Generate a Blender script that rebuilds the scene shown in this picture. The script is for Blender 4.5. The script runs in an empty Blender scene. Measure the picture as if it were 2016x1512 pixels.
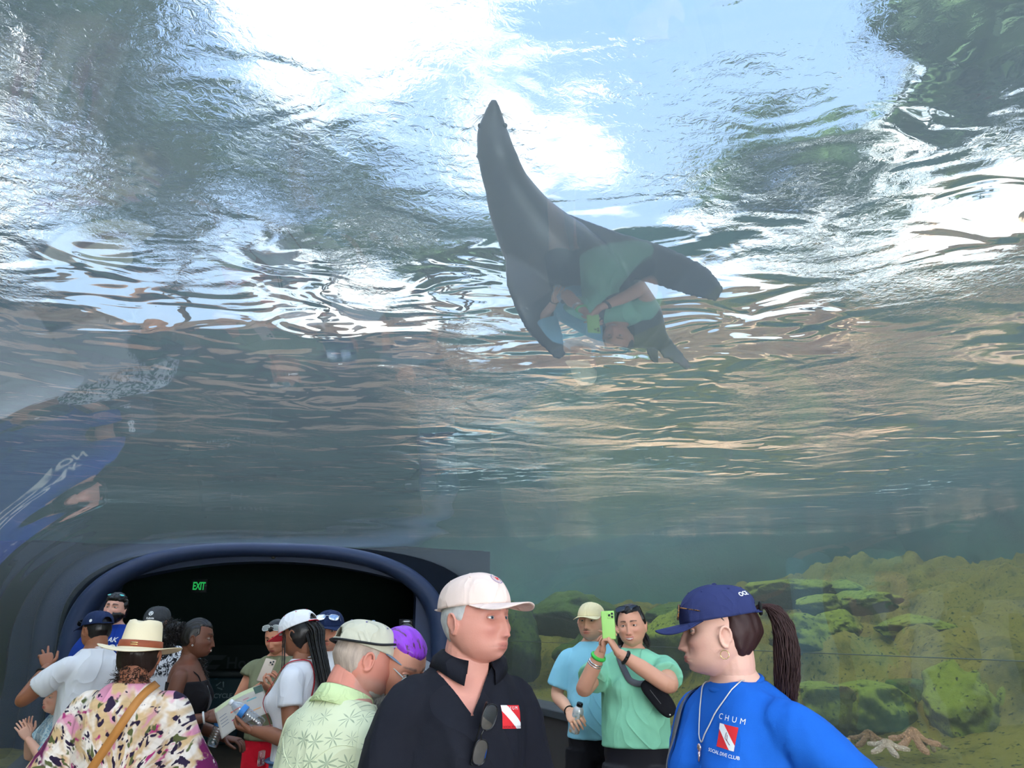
import bpy, bmesh, math, random
from mathutils import Vector, Matrix, noise, Euler
from mathutils.bvhtree import BVHTree
R = math.radians
scene = bpy.context.scene
COL = scene.collection
random.seed(7)

# ---------------------------------------------------------------- camera, sky, sun, exposure
CAM = Vector((0, 0, 1.6)); PITCH = R(17.8); FPX = 1494.0
cd = bpy.data.cameras.new('camera'); cam = bpy.data.objects.new('camera', cd); COL.objects.link(cam)
cd.sensor_width = 36.0; cd.lens = 36.0 * FPX / 2016.0; cd.clip_start = .05; cd.clip_end = 300
cam.location = CAM; cam.rotation_euler = (R(90) + PITCH, 0, 0)
scene.camera = cam
scene.view_settings.view_transform = 'Standard'; scene.view_settings.look = 'None'
scene.view_settings.exposure = 0.80; scene.view_settings.gamma = 1.0
scene.cycles.transparent_max_bounces = 16; scene.cycles.max_bounces = 12
scene.cycles.sample_clamp_indirect = 6.0

world = bpy.data.worlds.new('sky'); scene.world = world; world.use_nodes = True
wn = world.node_tree; wn.nodes.clear()
def wnode(t, **k):
    n = wn.nodes.new(t)
    for a, b in k.items(): setattr(n, a, b)
    return n
wo = wnode('ShaderNodeOutputWorld'); wb = wnode('ShaderNodeBackground')
wt = wnode('ShaderNodeTexCoord'); wz = wnode('ShaderNodeSeparateXYZ')
wr = wnode('ShaderNodeValToRGB'); wnz = wnode('ShaderNodeTexNoise'); wc = wnode('ShaderNodeValToRGB'); wm = wnode('ShaderNodeMix', data_type='RGBA')
wn.links.new(wt.outputs['Generated'], wz.inputs[0]); wn.links.new(wz.outputs['Z'], wr.inputs[0])
e = wr.color_ramp.elements; e[0].position = 0.0; e[0].color = (.62, .74, .90, 1); e[1].position = .8; e[1].color = (.25, .42, .82, 1)
wnz.inputs['Scale'].default_value = 2.6; wnz.inputs['Detail'].default_value = 6; wnz.inputs['Roughness'].default_value = .55
wmap = wnode('ShaderNodeMapping'); wmap.inputs['Location'].default_value = (.7, .5, .2)
wn.links.new(wt.outputs['Generated'], wmap.inputs[0]); wn.links.new(wmap.outputs[0], wnz.inputs['Vector']); wn.links.new(wnz.outputs[0], wc.inputs[0])
e = wc.color_ramp.elements; e[0].position = .51; e[0].color = (0, 0, 0, 1); e[1].position = .60; e[1].color = (1, 1, 1, 1)
wn.links.new(wc.outputs[0], wm.inputs[0]); wn.links.new(wr.outputs[0], wm.inputs[6]); wm.inputs[7].default_value = (1.7, 1.68, 1.62, 1)
wn.links.new(wm.outputs[2], wb.inputs[0]); wb.inputs[1].default_value = 1.0
wn.links.new(wb.outputs[0], wo.inputs[0])

sl = bpy.data.lights.new('sun', 'SUN'); sun = bpy.data.objects.new('sun', sl); COL.objects.link(sun)
sl.energy = 7.5; sl.angle = R(.6); sl.color = (1, .95, .86); sun.rotation_euler = (R(30), R(-30), R(0))
# added fill lamp behind the camera that brightens the people
al = bpy.data.lights.new('rear_fill_light', 'AREA'); amo = bpy.data.objects.new('rear_fill_light', al); COL.objects.link(amo)
al.shape = 'RECTANGLE'; al.size = 4.2; al.size_y = 2.3; al.energy = 200; al.color = (.93, .97, 1)
amo.location = (2.5, -3.2, 1.9); amo.rotation_euler = (R(88), 0, R(23))

# ---------------------------------------------------------------- camera geometry
def ray(px, py):
    a = (px - 1008) / FPX; b = (756 - py) / FPX
    return Vector((a, math.cos(PITCH) - b * math.sin(PITCH), math.sin(PITCH) + b * math.cos(PITCH)))
def at_y(px, py, Y):
    d = ray(px, py); return CAM + d * (Y / d.y)
def at_z(px, py, z):
    d = ray(px, py); return CAM + d * ((z - CAM.z) / d.z)

# ---------------------------------------------------------------- node materials
class NT:
    def __init__(s, name):
        s.m = bpy.data.materials.new(name); s.m.use_nodes = True; s.t = s.m.node_tree; s.t.nodes.clear()
        s.out = s.t.nodes.new('ShaderNodeOutputMaterial'); s._tc = None
    def n(s, t, ins=None, **k):
        x = s.t.nodes.new(t)
        for a, b in k.items(): setattr(x, a, b)
        for a, b in (ins or {}).items(): s.set(x, a, b)
        return x
    def set(s, x, key, v):
        i = x.inputs[key]
        if isinstance(v, bpy.types.NodeSocket): s.t.links.new(v, i)
        else: i.default_value = v
    def tc(s, k='Object'):
        if s._tc is None: s._tc = s.n('ShaderNodeTexCoord')
        return s._tc.outputs[k]
    def map(s, scale=(1, 1, 1), loc=(0, 0, 0), rot=(0, 0, 0), vec=None):
        return s.n('ShaderNodeMapping', {0: vec or s.tc(), 'Scale': scale, 'Location': loc, 'Rotation': rot}).outputs[0]
    def noise(s, sc, det=4, rough=.55, vec=None, dist=0, out=0):
        return s.n('ShaderNodeTexNoise', {'Vector': vec or s.tc(), 'Scale': sc, 'Detail': det, 'Roughness': rough, 'Distortion': dist}).outputs[out]
    def math(s, op, a, b=0, c=0, clamp=False):
        x = s.n('ShaderNodeMath', operation=op, use_clamp=clamp); s.set(x, 0, a); s.set(x, 1, b); s.set(x, 2, c); return x.outputs[0]
    def ramp(s, fac, stops, interp='LINEAR'):
        x = s.n('ShaderNodeValToRGB', {0: fac}); cr = x.color_ramp; cr.interpolation = interp
        while len(cr.elements) < len(stops): cr.elements.new(1)
        for e, (p, c) in zip(cr.elements, stops): e.position = p; e.color = (*c, 1) if len(c) == 3 else c
        return x.outputs[0]
    def mix(s, f, a, b):
        x = s.n('ShaderNodeMix', data_type='RGBA'); s.set(x, 0, f)
        s.set(x, 6, (*a, 1) if isinstance(a, tuple) and len(a) == 3 else a); s.set(x, 7, (*b, 1) if isinstance(b, tuple) and len(b) == 3 else b)
        return x.outputs[2]
    def step(s, v, lo, hi):
        return s.n('ShaderNodeMapRange', {'Value': v, 'From Min': lo, 'From Max': hi}, interpolation_type='SMOOTHSTEP').outputs[0]
    def bump(s, h, strength=.3, dist=.01):
        return s.n('ShaderNodeBump', {'Height': h, 'Strength': strength, 'Distance': dist}).outputs[0]
    def surf(s, sh): s.t.links.new(sh, s.out.inputs[0]); return s.m
    def bsdf(s, col, rough=.6, spec=.3, normal=None, **k):
        b = s.n('ShaderNodeBsdfPrincipled')
        s.set(b, 'Base Color', (*col, 1) if isinstance(col, tuple) and len(col) == 3 else col)
        s.set(b, 'Roughness', rough); s.set(b, 'Specular IOR Level', spec)
        if normal is not None: s.set(b, 'Normal', normal)
        for a, v in k.items(): s.set(b, a, v)
        return s.surf(b.outputs[0])
def srgb(r, g, b):
    f = lambda c: (c / 255 / 12.92) if c / 255 <= .04045 else ((c / 255 + .055) / 1.055) ** 2.4
    return (f(r), f(g), f(b))
MC = {}
def plain(name, col, rough=.6, spec=.3, metal=0, bumpy=0, bscale=200, var=.0, vscale=6, **k):
    if name in MC: return MC[name]
    t = NT(name); c = col
    if var: c = t.mix(t.noise(vscale, 5), tuple(x * (1 - var) for x in col), tuple(min(1, x * (1 + var)) for x in col))
    nb = t.bump(t.noise(bscale, 3), .5, bumpy) if bumpy else None
    MC[name] = t.bsdf(c, rough, spec, nb, Metallic=metal, **k); return MC[name]
def cloth(name, col, var=.06, crease=.012, cs=7, rough=.85, weave=True):
    """woven cotton: colour, soft creases and a fine weave"""
    if name in MC: return MC[name]
    t = NT(name)
    c = t.mix(t.noise(9, 4), tuple(x * (1 - var) for x in col), tuple(min(1, x * (1 + var)) for x in col))
    MC[name] = t.bsdf(c, rough, .15, cloth_normal(t, crease, cs)); return MC[name]
def cloth_normal(t, crease=.012, cs=7):
    v = t.map((1, 1, .45)); h = t.noise(cs, 2, .4, v, .9)
    h2 = t.math('SUBTRACT', 1, t.math('ABSOLUTE', t.math('MULTIPLY_ADD', t.noise(cs * .7, 1.5, .4, t.map((1, 1, .6), (3, 1, 2)), 1.6), 2, -1)))
    hh = t.math('ADD', t.math('MULTIPLY', t.math('POWER', h2, 5), .5), h)
    b = t.bump(hh, .8, crease)
    fine = t.n('ShaderNodeBump', {'Height': t.noise(420, 1), 'Strength': .25, 'Distance': .0015, 'Normal': b})
    return fine.outputs[0]

# ---------------------------------------------------------------- mesh helpers
def obj(name, bm, mat=None, parent=None, smooth=True, loc=None, mats=None):
    me = bpy.data.meshes.new(name)
    if isinstance(bm, bpy.types.Mesh): me = bm; me.name = name
    else: bm.normal_update(); bm.to_mesh(me); bm.free()
    if mats:
        for m in mats: me.materials.append(m)
    elif mat: me.materials.append(mat)
    if smooth: me.polygons.foreach_set('use_smooth', [True] * len(me.polygons))
    o = bpy.data.objects.new(name, me); COL.objects.link(o)
    if parent is not None: o.parent = parent
    if loc is not None: o.location = loc
    return o
def empty(name, loc=(0, 0, 0), yaw=0):
    o = bpy.data.objects.new(name, None); COL.objects.link(o); o.location = loc; o.rotation_euler = (0, 0, yaw); o.empty_display_size = .1
    return o
def tag(o, label, cat, group=None, kind=None):
    o['label'] = label; o['category'] = cat
    if group: o['group'] = group
    if kind: o['kind'] = kind
    return o
def structure(o, label=None):
    o['kind'] = 'structure'
    if label: o['label'] = label
    return o
def box(bm, c, s, rot=None, bev=0):
    r = bmesh.ops.create_cube(bm, size=1)['verts']
    m = Matrix.Translation(c) @ (rot.to_4x4() if rot else Matrix()) @ Matrix.Diagonal((*s, 1))
    bmesh.ops.transform(bm, matrix=m, verts=r)
    if bev:
        es = list({e for v in r for e in v.link_edges}); bmesh.ops.bevel(bm, geom=es, offset=bev, segments=2, affect='EDGES', profile=.6)
    return bm
def loft(bm, rings, close=True, cap=True):
    """rings: lists of points, equal counts"""
    vr = [[bm.verts.new(p) for p in r] for r in rings]
    n = len(vr[0])
    for a, b in zip(vr, vr[1:]):
        for i in range(n if close else n - 1):
            j = (i + 1) % n
            bm.faces.new((a[i], a[j], b[j], b[i]))
    if cap and close:
        bm.faces.new(list(reversed(vr[0]))); bm.faces.new(vr[-1])
    return vr
def frame_of(d, up=Vector((0, 0, 1))):
    d = d.normalized()
    if abs(d.dot(up)) > .96: up = Vector((0, 1, 0))
    x = up.cross(d).normalized(); return x, d.cross(x).normalized()
def tube(bm, pts, rad, n=10, cap=True, up=Vector((0, 0, 1)), flat=1.0, round_ends=False):
    """swept tube, rad a number or list; flat squeezes the second axis"""
    pts = [Vector(p) for p in pts]; k = len(pts)
    rad = [rad] * k if not hasattr(rad, '__len__') else list(rad)
    if round_ends:
        d0 = (pts[0] - pts[1]).normalized(); d1 = (pts[-1] - pts[-2]).normalized()
        a = [pts[0] + d0 * rad[0] * q for q in (.95, .75, .4)]; ar = [rad[0] * q for q in (.3, .66, .92)]
        b = [pts[-1] + d1 * rad[-1] * q for q in (.4, .75, .95)]; br = [rad[-1] * q for q in (.92, .66, .3)]
        pts = a + pts + b; rad = ar + rad + br; k += 6
    rings = []; X = None
    for i, p in enumerate(pts):
        d = (pts[min(i + 1, k - 1)] - pts[max(i - 1, 0)])
        if d.length < 1e-7: d = Vector((0, 0, 1))
        if X is None: X, Y = frame_of(d, up)
        else:
            d.normalize(); X = (X - d * X.dot(d)).normalized(); Y = d.cross(X)
        r = rad[i]
        rings.append([p + (X * math.cos(t) + Y * math.sin(t) * flat) * r for t in (2 * math.pi * j / n for j in range(n))])
    loft(bm, rings, True, cap); return bm
def catmull(P, m=6):
    P = [Vector(p) for p in P]; out = []
    Q = [P[0] * 2 - P[1]] + P + [P[-1] * 2 - P[-2]]
    for i in range(1, len(Q) - 2):
        for j in range(m):
            t = j / m; a, b, c, d = Q[i - 1:i + 3]
            out.append(.5 * ((2 * b) + (c - a) * t + (2 * a - 5 * b + 4 * c - d) * t * t + (3 * b - a - 3 * c + d) * t ** 3))
    out.append(P[-1]); return out
def lerp_list(L, m):
    """resample a list of numbers to m values"""
    out = []
    for i in range(m):
        f = i * (len(L) - 1) / (m - 1); k = min(int(f), len(L) - 2); t = f - k; out.append(L[k] * (1 - t) + L[k + 1] * t)
    return out
def lathe(bm, prof, n=24, M=None):
    rings = [[Vector((r * math.cos(2 * math.pi * j / n), r * math.sin(2 * math.pi * j / n), z)) for j in range(n)] for r, z in prof]
    if M: rings = [[M @ p for p in r] for r in rings]
    loft(bm, rings); return bm
def ico(bm, c, s, sub=3, rot=None):
    v = bmesh.ops.create_icosphere(bm, subdivisions=sub, radius=1)['verts']
    if not hasattr(s, '__len__'): s = (s, s, s)
    bmesh.ops.transform(bm, matrix=Matrix.Translation(c) @ (rot.to_4x4() if rot else Matrix()) @ Matrix.Diagonal((*s, 1)), verts=v); return v
def text_mesh(txt, size, extrude=0.0, bold=0.0, spacing=1.0, align='CENTER', shear=0):
    c = bpy.data.curves.new('t', 'FONT'); c.body = txt; c.size = size; c.extrude = extrude; c.offset = bold; c.space_character = spacing
    c.align_x = align; c.align_y = 'CENTER'; c.resolution_u = 3; c.shear = shear
    o = bpy.data.objects.new('t', c); COL.objects.link(o)
    me = bpy.data.meshes.new_from_object(o.evaluated_get(bpy.context.evaluated_depsgraph_get()))
    bpy.data.objects.remove(o); bpy.data.curves.remove(c); return me
def basis(x, y, z, o):
    m = Matrix.Identity(4)
    for i, v in enumerate((x, y, z)):
        for j in range(3): m[j][i] = v[j]
    for j in range(3): m[j][3] = o[j]
    return m
def sstep(a, b, x):
    t = max(0, min(1, (x - a) / (b - a))); return t * t * (3 - 2 * t)
# ---------------------------------------------------------------- the tunnel
TH = R(23); TU = Vector((math.cos(TH), math.sin(TH), 0)); TV = Vector((-math.sin(TH), math.cos(TH), 0))
UL, UR = -1.12, 3.45; UC = (UL + UR) / 2; UA = (UR - UL) / 2; ZTOP = 2.52; ZS = 1.45; ZB = .90; ZBL = .42
PT = R(12); PU = Vector((math.cos(PT), math.sin(PT), 0)); PV = Vector((-math.sin(PT), math.cos(PT), 0))
PO = Vector((-2.78, 9.1, 0))                                     # foot of the portal's axis
def tun(u, v, z): return TU * u + TV * v + Vector((0, 0, z))
def profile(n=60, grow=0.0):
    """(u offset from the axis, z): vertical sides, then a flattened arch"""
    pts = [(-1, ZBL), (-1, ZBL + .4), (-1, ZB + .36)]
    for i in range(n + 1):
        t = math.pi - math.pi * i / n; c, s = math.cos(t), math.sin(t); p = 2 / 2.9
        pts.append((math.copysign(abs(c) ** p, c), ZS + (ZTOP - ZS) * abs(s) ** p))
    pts += [(1, ZB + .36), (1, ZB + .18), (1, ZB)]
    return [(x * (UA + grow), z + (grow if z > ZS else 0)) for x, z in pts]
def v_end(u):                                                   # where the tunnel line at u meets the portal plane
    p = TU * u; return (PO - p).dot(PV) / TV.dot(PV)

def m_acrylic():
    t = NT('acrylic')
    lw = t.n('ShaderNodeLayerWeight', {'Blend': .5}); f = t.math('POWER', lw.outputs['Facing'], 4.2)
    f = t.math('MULTIPLY_ADD', f, .86, .07, clamp=True)
    # very slight waviness of the thick cast panels
    nb = t.bump(t.noise(.55, 1, .4, None, .6), .5, .09)
    tr = t.n('ShaderNodeBsdfTransparent', {0: (.93, .975, .98, 1)}).outputs[0]
    gl = t.n('ShaderNodeBsdfGlossy', {'Color': (1, 1, 1, 1), 'Roughness': .015, 'Normal': nb}).outputs[0]
    tl = t.n('ShaderNodeBsdfTranslucent', {'Color': (.80, .94, .96, 1)}).outputs[0]
    a = t.n('ShaderNodeMixShader', {0: .15, 1: tr, 2: tl}).outputs[0]  # translucent share puts the water's milky haze into the acrylic
    return t.surf(t.n('ShaderNodeMixShader', {0: f, 1: a, 2: gl}).outputs[0])
ACR = m_acrylic()
prof = profile()
bm = bmesh.new(); N = 24; rings = []
for k in range(N + 1):
    rings.append([tun(UC + x, -4.5 + (v_end(UC + x) + 4.5) * k / N, z) for x, z in prof])
loft(bm, rings, close=False)
ac = obj('window_1', bm, ACR); structure(ac, 'clear curved acrylic vault of the underwater tunnel')
# acrylic joint running along the right hand wall
bm = bmesh.new(); tube(bm, [tun(UR - .004, v, 1.46 - .0 * v) for v in (-4.4, 0, 4, 8.2)], .003, 6)
structure(obj('trim_2', bm, plain('joint_glue', (.12, .16, .14), .4)))

# floor, low walls with their stone ledges
def m_floor():
    t = NT('polished_concrete_floor')
    c = t.ramp(t.noise(1.6, 8, .6), [(.3, srgb(98, 82, 68)), (.7, srgb(132, 112, 94))])
    c2 = t.mix(t.math('MULTIPLY', t.noise(60, 3), .35), c, (.16, .12, .095))
    return t.bsdf(c2, .42, .4, t.bump(t.noise(90, 3), .2, .002))
bm = bmesh.new()
loft(bm, [[tun(UL - .5, -6, 0), tun(UR + .5, -6, 0)], [tun(UL - .5, 22, 0), tun(UR + .5, 22, 0)]], close=False)
vs = list(bm.verts)
structure(obj('floor', bm, m_floor(), smooth=False), 'brown polished concrete floor of the tunnel')
WALLM = NT('dark_wall_panel')
_c = WALLM.mix(WALLM.noise(3, 6, .6, WALLM.map((1, 1, .25))), srgb(64, 60, 60), srgb(88, 83, 82))
WALLM = WALLM.bsdf(_c, .5, .3, WALLM.bump(WALLM.noise(40, 4), .2, .003))
LEDGEM = plain('dark_stone_ledge', srgb(72, 76, 80), .55, .3, var=.18, vscale=5)
for nm, u0, sg in (('wall_right', UR, 1), ('wall_left', UL, -1)):
    bm = bmesh.new(); a, b = -5.0, v_end(u0) + .1; zb = ZB if sg > 0 else ZBL
    def pr(v): return [tun(u0 - sg * .22, v, 0), tun(u0 - sg * .22, v, zb - .07), tun(u0 + sg * .1, v, zb - .07), tun(u0 + sg * .1, v, 0)]
    loft(bm, [pr(a), pr(b)]); bmesh.ops.recalc_face_normals(bm, faces=bm.faces)
    structure(obj(nm, bm, WALLM, smooth=False))
    bm = bmesh.new()
    def pr(v): return [tun(u0 - sg * .25, v, zb - .07), tun(u0 - sg * .25, v, zb), tun(u0 + sg * .1, v, zb), tun(u0 + sg * .1, v, zb - .07)]
    loft(bm, [pr(a), pr(b)]); bmesh.ops.recalc_face_normals(bm, faces=bm.faces)
    bmesh.ops.bevel(bm, geom=[e for e in bm.edges], offset=.008, segments=1, affect='EDGES')
    structure(obj('trim_' + ('3' if sg > 0 else '4'), bm, LEDGEM, smooth=False))

# ---------------------------------------------------------------- the portal at the tunnel's end
NAVY = plain('navy_painted_steel', srgb(46, 60, 92), .45, .35, bumpy=.002, bscale=300, var=.08)
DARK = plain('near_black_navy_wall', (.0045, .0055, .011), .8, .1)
def por(w, d, z): return PO + PU * w + PV * d + Vector((0, 0, z))
CW = -.02; PA = 2.08
def ring_pts(inset, n=64, a=None):
    a = PA if a is None else a
    out = [(-1, 0.0), (-1, .5), (-1, .95)]
    for i in range(n + 1):
        t = math.pi - math.pi * i / n; c, s = math.cos(t), math.sin(t); p = 2 / 2.7
        out.append((math.copysign(abs(c) ** p, c), 1.3 + (ZTOP - inset - 1.3) * abs(s) ** p))
    out += [(1, .95), (1, .5), (1, 0)]
    return [(CW + x * (a - inset * 1.5), z) for x, z in out]
por_e = empty('tunnel_portal', por(CW, 0, 0), PT)
def ploc(w, d, z): return Vector((w - CW, d, z))
bm = bmesh.new()                                                # rounded outer ring
A, B = ring_pts(-.02), ring_pts(.13)
sec = []
for q in range(7):
    t = q / 6; dd = -.16 - .05 * math.sin(math.pi * t)
    sec.append([ploc(a[0] * (1 - t) + b[0] * t, dd if 0 < t < 1 else -.12, a[1] * (1 - t) + b[1] * t) for a, b in zip(A, B)])
sec = [[ploc(a[0], .1, a[1]) for a in A]] + sec + [[ploc(b[0], .02, b[1]) for b in B]]
loft(bm, sec, close=False); bmesh.ops.recalc_face_normals(bm, faces=bm.faces)
obj('outer_ring', bm, NAVY, por_e)
# face plate between the ring and the straight sided doorway
OC = -.02; OH = 1.69
def door_pt(s):                                                 # matching parameter 0..1 around the opening
    n = len(B)
    pass
bm = bmesh.new(); outer = B; inner = []
n = len(B)
for (w, z) in B:
    x = max(-1, min(1, (w - CW) / (PA - .2)))
    ww = OC + OH * max(-1, min(1, x * 1.10))
    top = 2.09 + .25 * (1 - (max(-1, min(1, x * 1.10))) ** 2)
    inner.append((ww, min(z, top) if abs(x * 1.10) >= .999 else top))
loft(bm, [[ploc(a[0], .02, a[1]) for a in outer], [ploc(b[0], .02, b[1]) for b in inner], [ploc(b[0], .35, b[1]) for b in inner]], close=False)
bmesh.ops.recalc_face_normals(bm, faces=bm.faces)
obj('face_plate', bm, NAVY, por_e, smooth=False)
bm = bmesh.new()                                                # small round fixture at the crown
Mx = Matrix.Rotation(R(90), 4, 'X')
lathe(bm, [(.0, .0), (.034, 0), (.034, .012), (.022, .02), (.02, .035), (.012, .045), (0.0, .047)], 20, Matrix.Translation(ploc(-.02, -.0, 2.40)) @ Mx)
obj('bolt', bm, plain('bright_bolt', (.75, .72, .65), .25, .5, 1), por_e)
tag(por_e, 'navy blue rounded arch framing the dark doorway at the tunnel end', 'archway')
# wall around the arch, outside of the acrylic, that closes the pool
bm = bmesh.new()
C2 = ring_pts(-.03)
big = []
for (w, z) in C2:
    x = (w - CW) / (PA + .045)
    big.append((CW + (x * 2.58 if x > 0 else x * 5.0), 0 if z < .3 else (z if abs(x) > .995 and z < 1.2 else 2.5)))
loft(bm, [[por(a[0], -.02, a[1]) for a in C2], [por(b[0], -.02, b[1]) for b in big]], close=False)
structure(obj('wall_front', bm, plain('pool_end_wall', srgb(14, 24, 38), .8, .2, var=.25, vscale=2), smooth=False))
# the dark hall behind the doorway
bm = bmesh.new()
D0, D1 = .36, 7.0
loft(bm, [[por(w, d, z) for (w, z) in ((-3.2, -.01), (-3.2, 2.49), (2.5, 2.49), (2.5, -.01))] for d in (D0, D1)], close=False)
loft(bm, [[por(-3.2, D1, 0), por(-3.2, D1, 2.49)], [por(2.5, D1, 0), por(2.5, D1, 2.49)]], close=False)
loft(bm, [[por(w, D0, 0), por(w, D0, 2.49)] for w in (-3.2, OC - OH)], close=False)
loft(bm, [[por(w, D0, 0), por(w, D0, 2.49)] for w in (OC + OH, 2.5)], close=False)
loft(bm, [[por(w, d, -.004) for w in (-3.2, 2.5)] for d in (D0 + 1.2, D1)], close=False)
structure(obj('wall_back', bm, DARK, smooth=False))
# lintel over the doorway inside the hall
bm = bmesh.new()
up = [(OC + OH * q / 12, 2.09 + .25 * (1 - (q / 12) ** 2)) for q in range(-12, 13)]
loft(bm, [[por(w, D0, z) for w, z in up], [por(w, D0, 2.49) for w, z in up]], close=False)
structure(obj('wall_inner', bm, DARK, smooth=False))

# ---------------------------------------------------------------- water: surface sheet and body
WZ = 4.35
def m_water():
    t = NT('water_surface')
    v = t.tc()
    big_ = t.noise(.52, 2, .45, t.map((.6, 1, 1)), .6)
    mid = t.noise(1.9, 1.5, .5, t.map((.7, 1, 1), (4, 2, 0)), 1.2)
    sm = t.noise(14, 3, .6, t.map((1, 1, 1), (1, 7, 0)), 1.0)
    patch = t.step(t.noise(.33, 2, .5, t.map((1, 1, 1), (3.1, 9, 0))), .42, .6)
    h = t.math('MULTIPLY_ADD', mid, .22, big_)
    h = t.math('MULTIPLY_ADD', t.math('MULTIPLY', sm, patch), .055, h)
    nb = t.bump(h, 1, .42)
    g = t.n('ShaderNodeBsdfGlass', {'Color': (.95, .985, 1, 1), 'Roughness': 0, 'IOR': 1.06, 'Normal': nb}).outputs[0]
    return t.surf(g)
bm = bmesh.new()
nx = 2
loft(bm, [[Vector((x, y, WZ)) for x in (-16, 18)] for y in (-9, 34)], close=False)
for f in bm.faces:
    if f.normal.z < 0: f.normal_flip()
bm.normal_update()
for f in bm.faces:
    if f.normal.z < 0: bmesh.ops.reverse_faces(bm, faces=[f])
w = obj('water_surface', bm, m_water(), smooth=False)
tag(w, 'rippled water surface of the pool above the tunnel seen from below', 'water', kind='stuff')

def m_watervol():
    t = NT('pool_water')
    t.surf(t.n('ShaderNodeBsdfTransparent', {0: (1, 1, 1, 1)}).outputs[0])
    ab = t.n('ShaderNodeVolumeAbsorption', {'Color': (.42, .88, .80, 1), 'Density': .055}).outputs[0]
    sc = t.n('ShaderNodeVolumeScatter', {'Color': (.50, .90, .76, 1), 'Density': .037, 'Anisotropy': .1}).outputs[0]
    ad = t.n('ShaderNodeAddShader', {0: ab, 1: sc}).outputs[0]
    t.t.links.new(ad, t.out.inputs[1]); return t.m
VOL = True
if VOL:
    bm = bmesh.new()
    P2 = profile(24, .03)
    def pring(v, uu=None): return [tun(UC + x, v, z) for x, z in P2]
    v0, v1 = -4.4, 8.9
    # closed tube cut-out plus an outer box
    g0 = [tun(UC + x, v0, z) for x, z in P2]
    b1 = [tun(UC + x, v_end(UC + x) - .05, z) for x, z in P2]
    vr = loft(bm, [g0, b1])
    inner_faces = list(bm.faces)
    bmesh.ops.recalc_face_normals(bm, faces=inner_faces)
    bmesh.ops.reverse_faces(bm, faces=inner_faces)
    n0 = len(bm.faces)
    r = bmesh.ops.create_cube(bm, size=1)['verts']
    bmesh.ops.transform(bm, matrix=Matrix.Translation((1, 12.4, (WZ - .01 + .3) / 2)) @ Matrix.Diagonal((33.6, 42.8, WZ - .31, 1)), verts=r)
    wv = obj('pool_water', bm, m_watervol(), smooth=False)
    tag(wv, 'green tinted water filling the pool around the tunnel', 'water', kind='stuff')
# ---------------------------------------------------------------- pool bed, rock work, trees
def fbm(p, o=4): return noise.fractal(Vector(p), 1.0, 2.1, o)
def m_rock(name, moss=.7, low=srgb(80, 90, 48), hi=srgb(156, 172, 62), dark=srgb(40, 52, 34)):
    """algae covered rock with top light painted in: upward faces lighter yellow-green, flanks darker"""
    t = NT(name)
    geo = t.n('ShaderNodeNewGeometry'); z = t.n('ShaderNodeSeparateXYZ', {0: geo.outputs['Normal']}).outputs['Z']
    pos = geo.outputs['Position']
    n1 = t.noise(2.3, 8, .65, pos); n2 = t.noise(11, 5, .6, pos)
    f = t.math('ADD', t.math('MULTIPLY', n1, 1.1), t.math('MULTIPLY', z, .35))  # upward faces coloured lighter, standing in for light from above
    f = t.math('ADD', f, t.math('MULTIPLY', n2, .35))
    c = t.ramp(f, [(.52, dark), (.86 - .2 * moss, low), (1.02, hi)])
    c = t.mix(t.step(t.noise(26, 4, .6, pos), .56, .68), c, tuple(x * .45 for x in low))
    h = t.math('ADD', t.noise(5, 9, .72, pos), t.math('MULTIPLY', t.noise(30, 4, .6, pos), .25))
    return t.bsdf(c, .9, .1, t.bump(h, 1, .09))
ROCK = m_rock('mossy_rock'); ROCKD = m_rock('dark_mossy_rock', .3, srgb(50, 72, 44), srgb(92, 120, 50), srgb(24, 38, 30))
BEDM = m_rock('algae_bed', 1.0, srgb(70, 78, 42), srgb(156, 146, 62), srgb(46, 56, 36))

def bed_h(u, v):
    """height of the bed on the right of the tunnel, d = distance from the glass"""
    d = u - UR; n = fbm((u * .6, v * .6, 0), 5)
    h = .86 + .03 * n
    cliff = 1.15 + .35 * noise.noise((v * .7, 3, 1)) + .5 * sstep(5.5, 8, v)
    h += (.42 + .12 * n) * sstep(cliff, cliff + .35, d)
    h += .16 * max(0, d - cliff - .4) + .22 * n * sstep(1.6, 3, d)
    q = Vector((u * .75 + .3 * n, v * .75 + .4 * n, 0)); ds, ps = noise.voronoi(q); k = sstep(.7, 1.6, d)
    h += k * ((.16 + .22 * noise.noise(ps[0] * 7.3)) * sstep(0, .22, ds[1] - ds[0]) - .10)
    q = Vector((u * 2.1, v * 2.1, 5)); ds, ps = noise.voronoi(q); h += .10 * k * sstep(0, .3, ds[1] - ds[0]) * (1 + noise.noise(ps[0] * 5))
    return h
def terrain(name, u0, u1, v0, v1, nu, nv, hf, mat, label):
    bm = bmesh.new()
    loft(bm, [[tun(u0 + (u1 - u0) * (i / nu) ** 1.6, v0 + (v1 - v0) * j / nv, 0) for i in range(nu + 1)] for j in range(nv + 1)], close=False)
    for vtx in bm.verts:
        u = vtx.co.dot(TU); v = vtx.co.dot(TV); vtx.co.z = hf(u, v)
    bmesh.ops.recalc_face_normals(bm, faces=bm.faces)
    if sum(f.normal.z for f in bm.faces) < 0: bmesh.ops.reverse_faces(bm, faces=bm.faces)
    return structure(obj(name, bm, mat), label)
terrain('trim_5', UR + .03, UR + 12, -6, 15, 190, 330, bed_h, BEDM, 'algae covered stone bed of the pool right of the tunnel')
terrain('trim_6', UL - 9, UL - .03, -6, 10.5, 60, 80, lambda u, v: .36 + .12 * fbm((u, v, 2)) + .1 * (UL - u), BEDM, 'stone bed of the pool left of the tunnel')
bm = bmesh.new()
loft(bm, [[por(w, .02 + k * .5, 2.5 + .25 * sstep(0, 6, k) + .06 * fbm((w, k, 4))) for w in [x * .5 - 12 for x in range(30)]] for k in range(22)], close=False)
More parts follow.
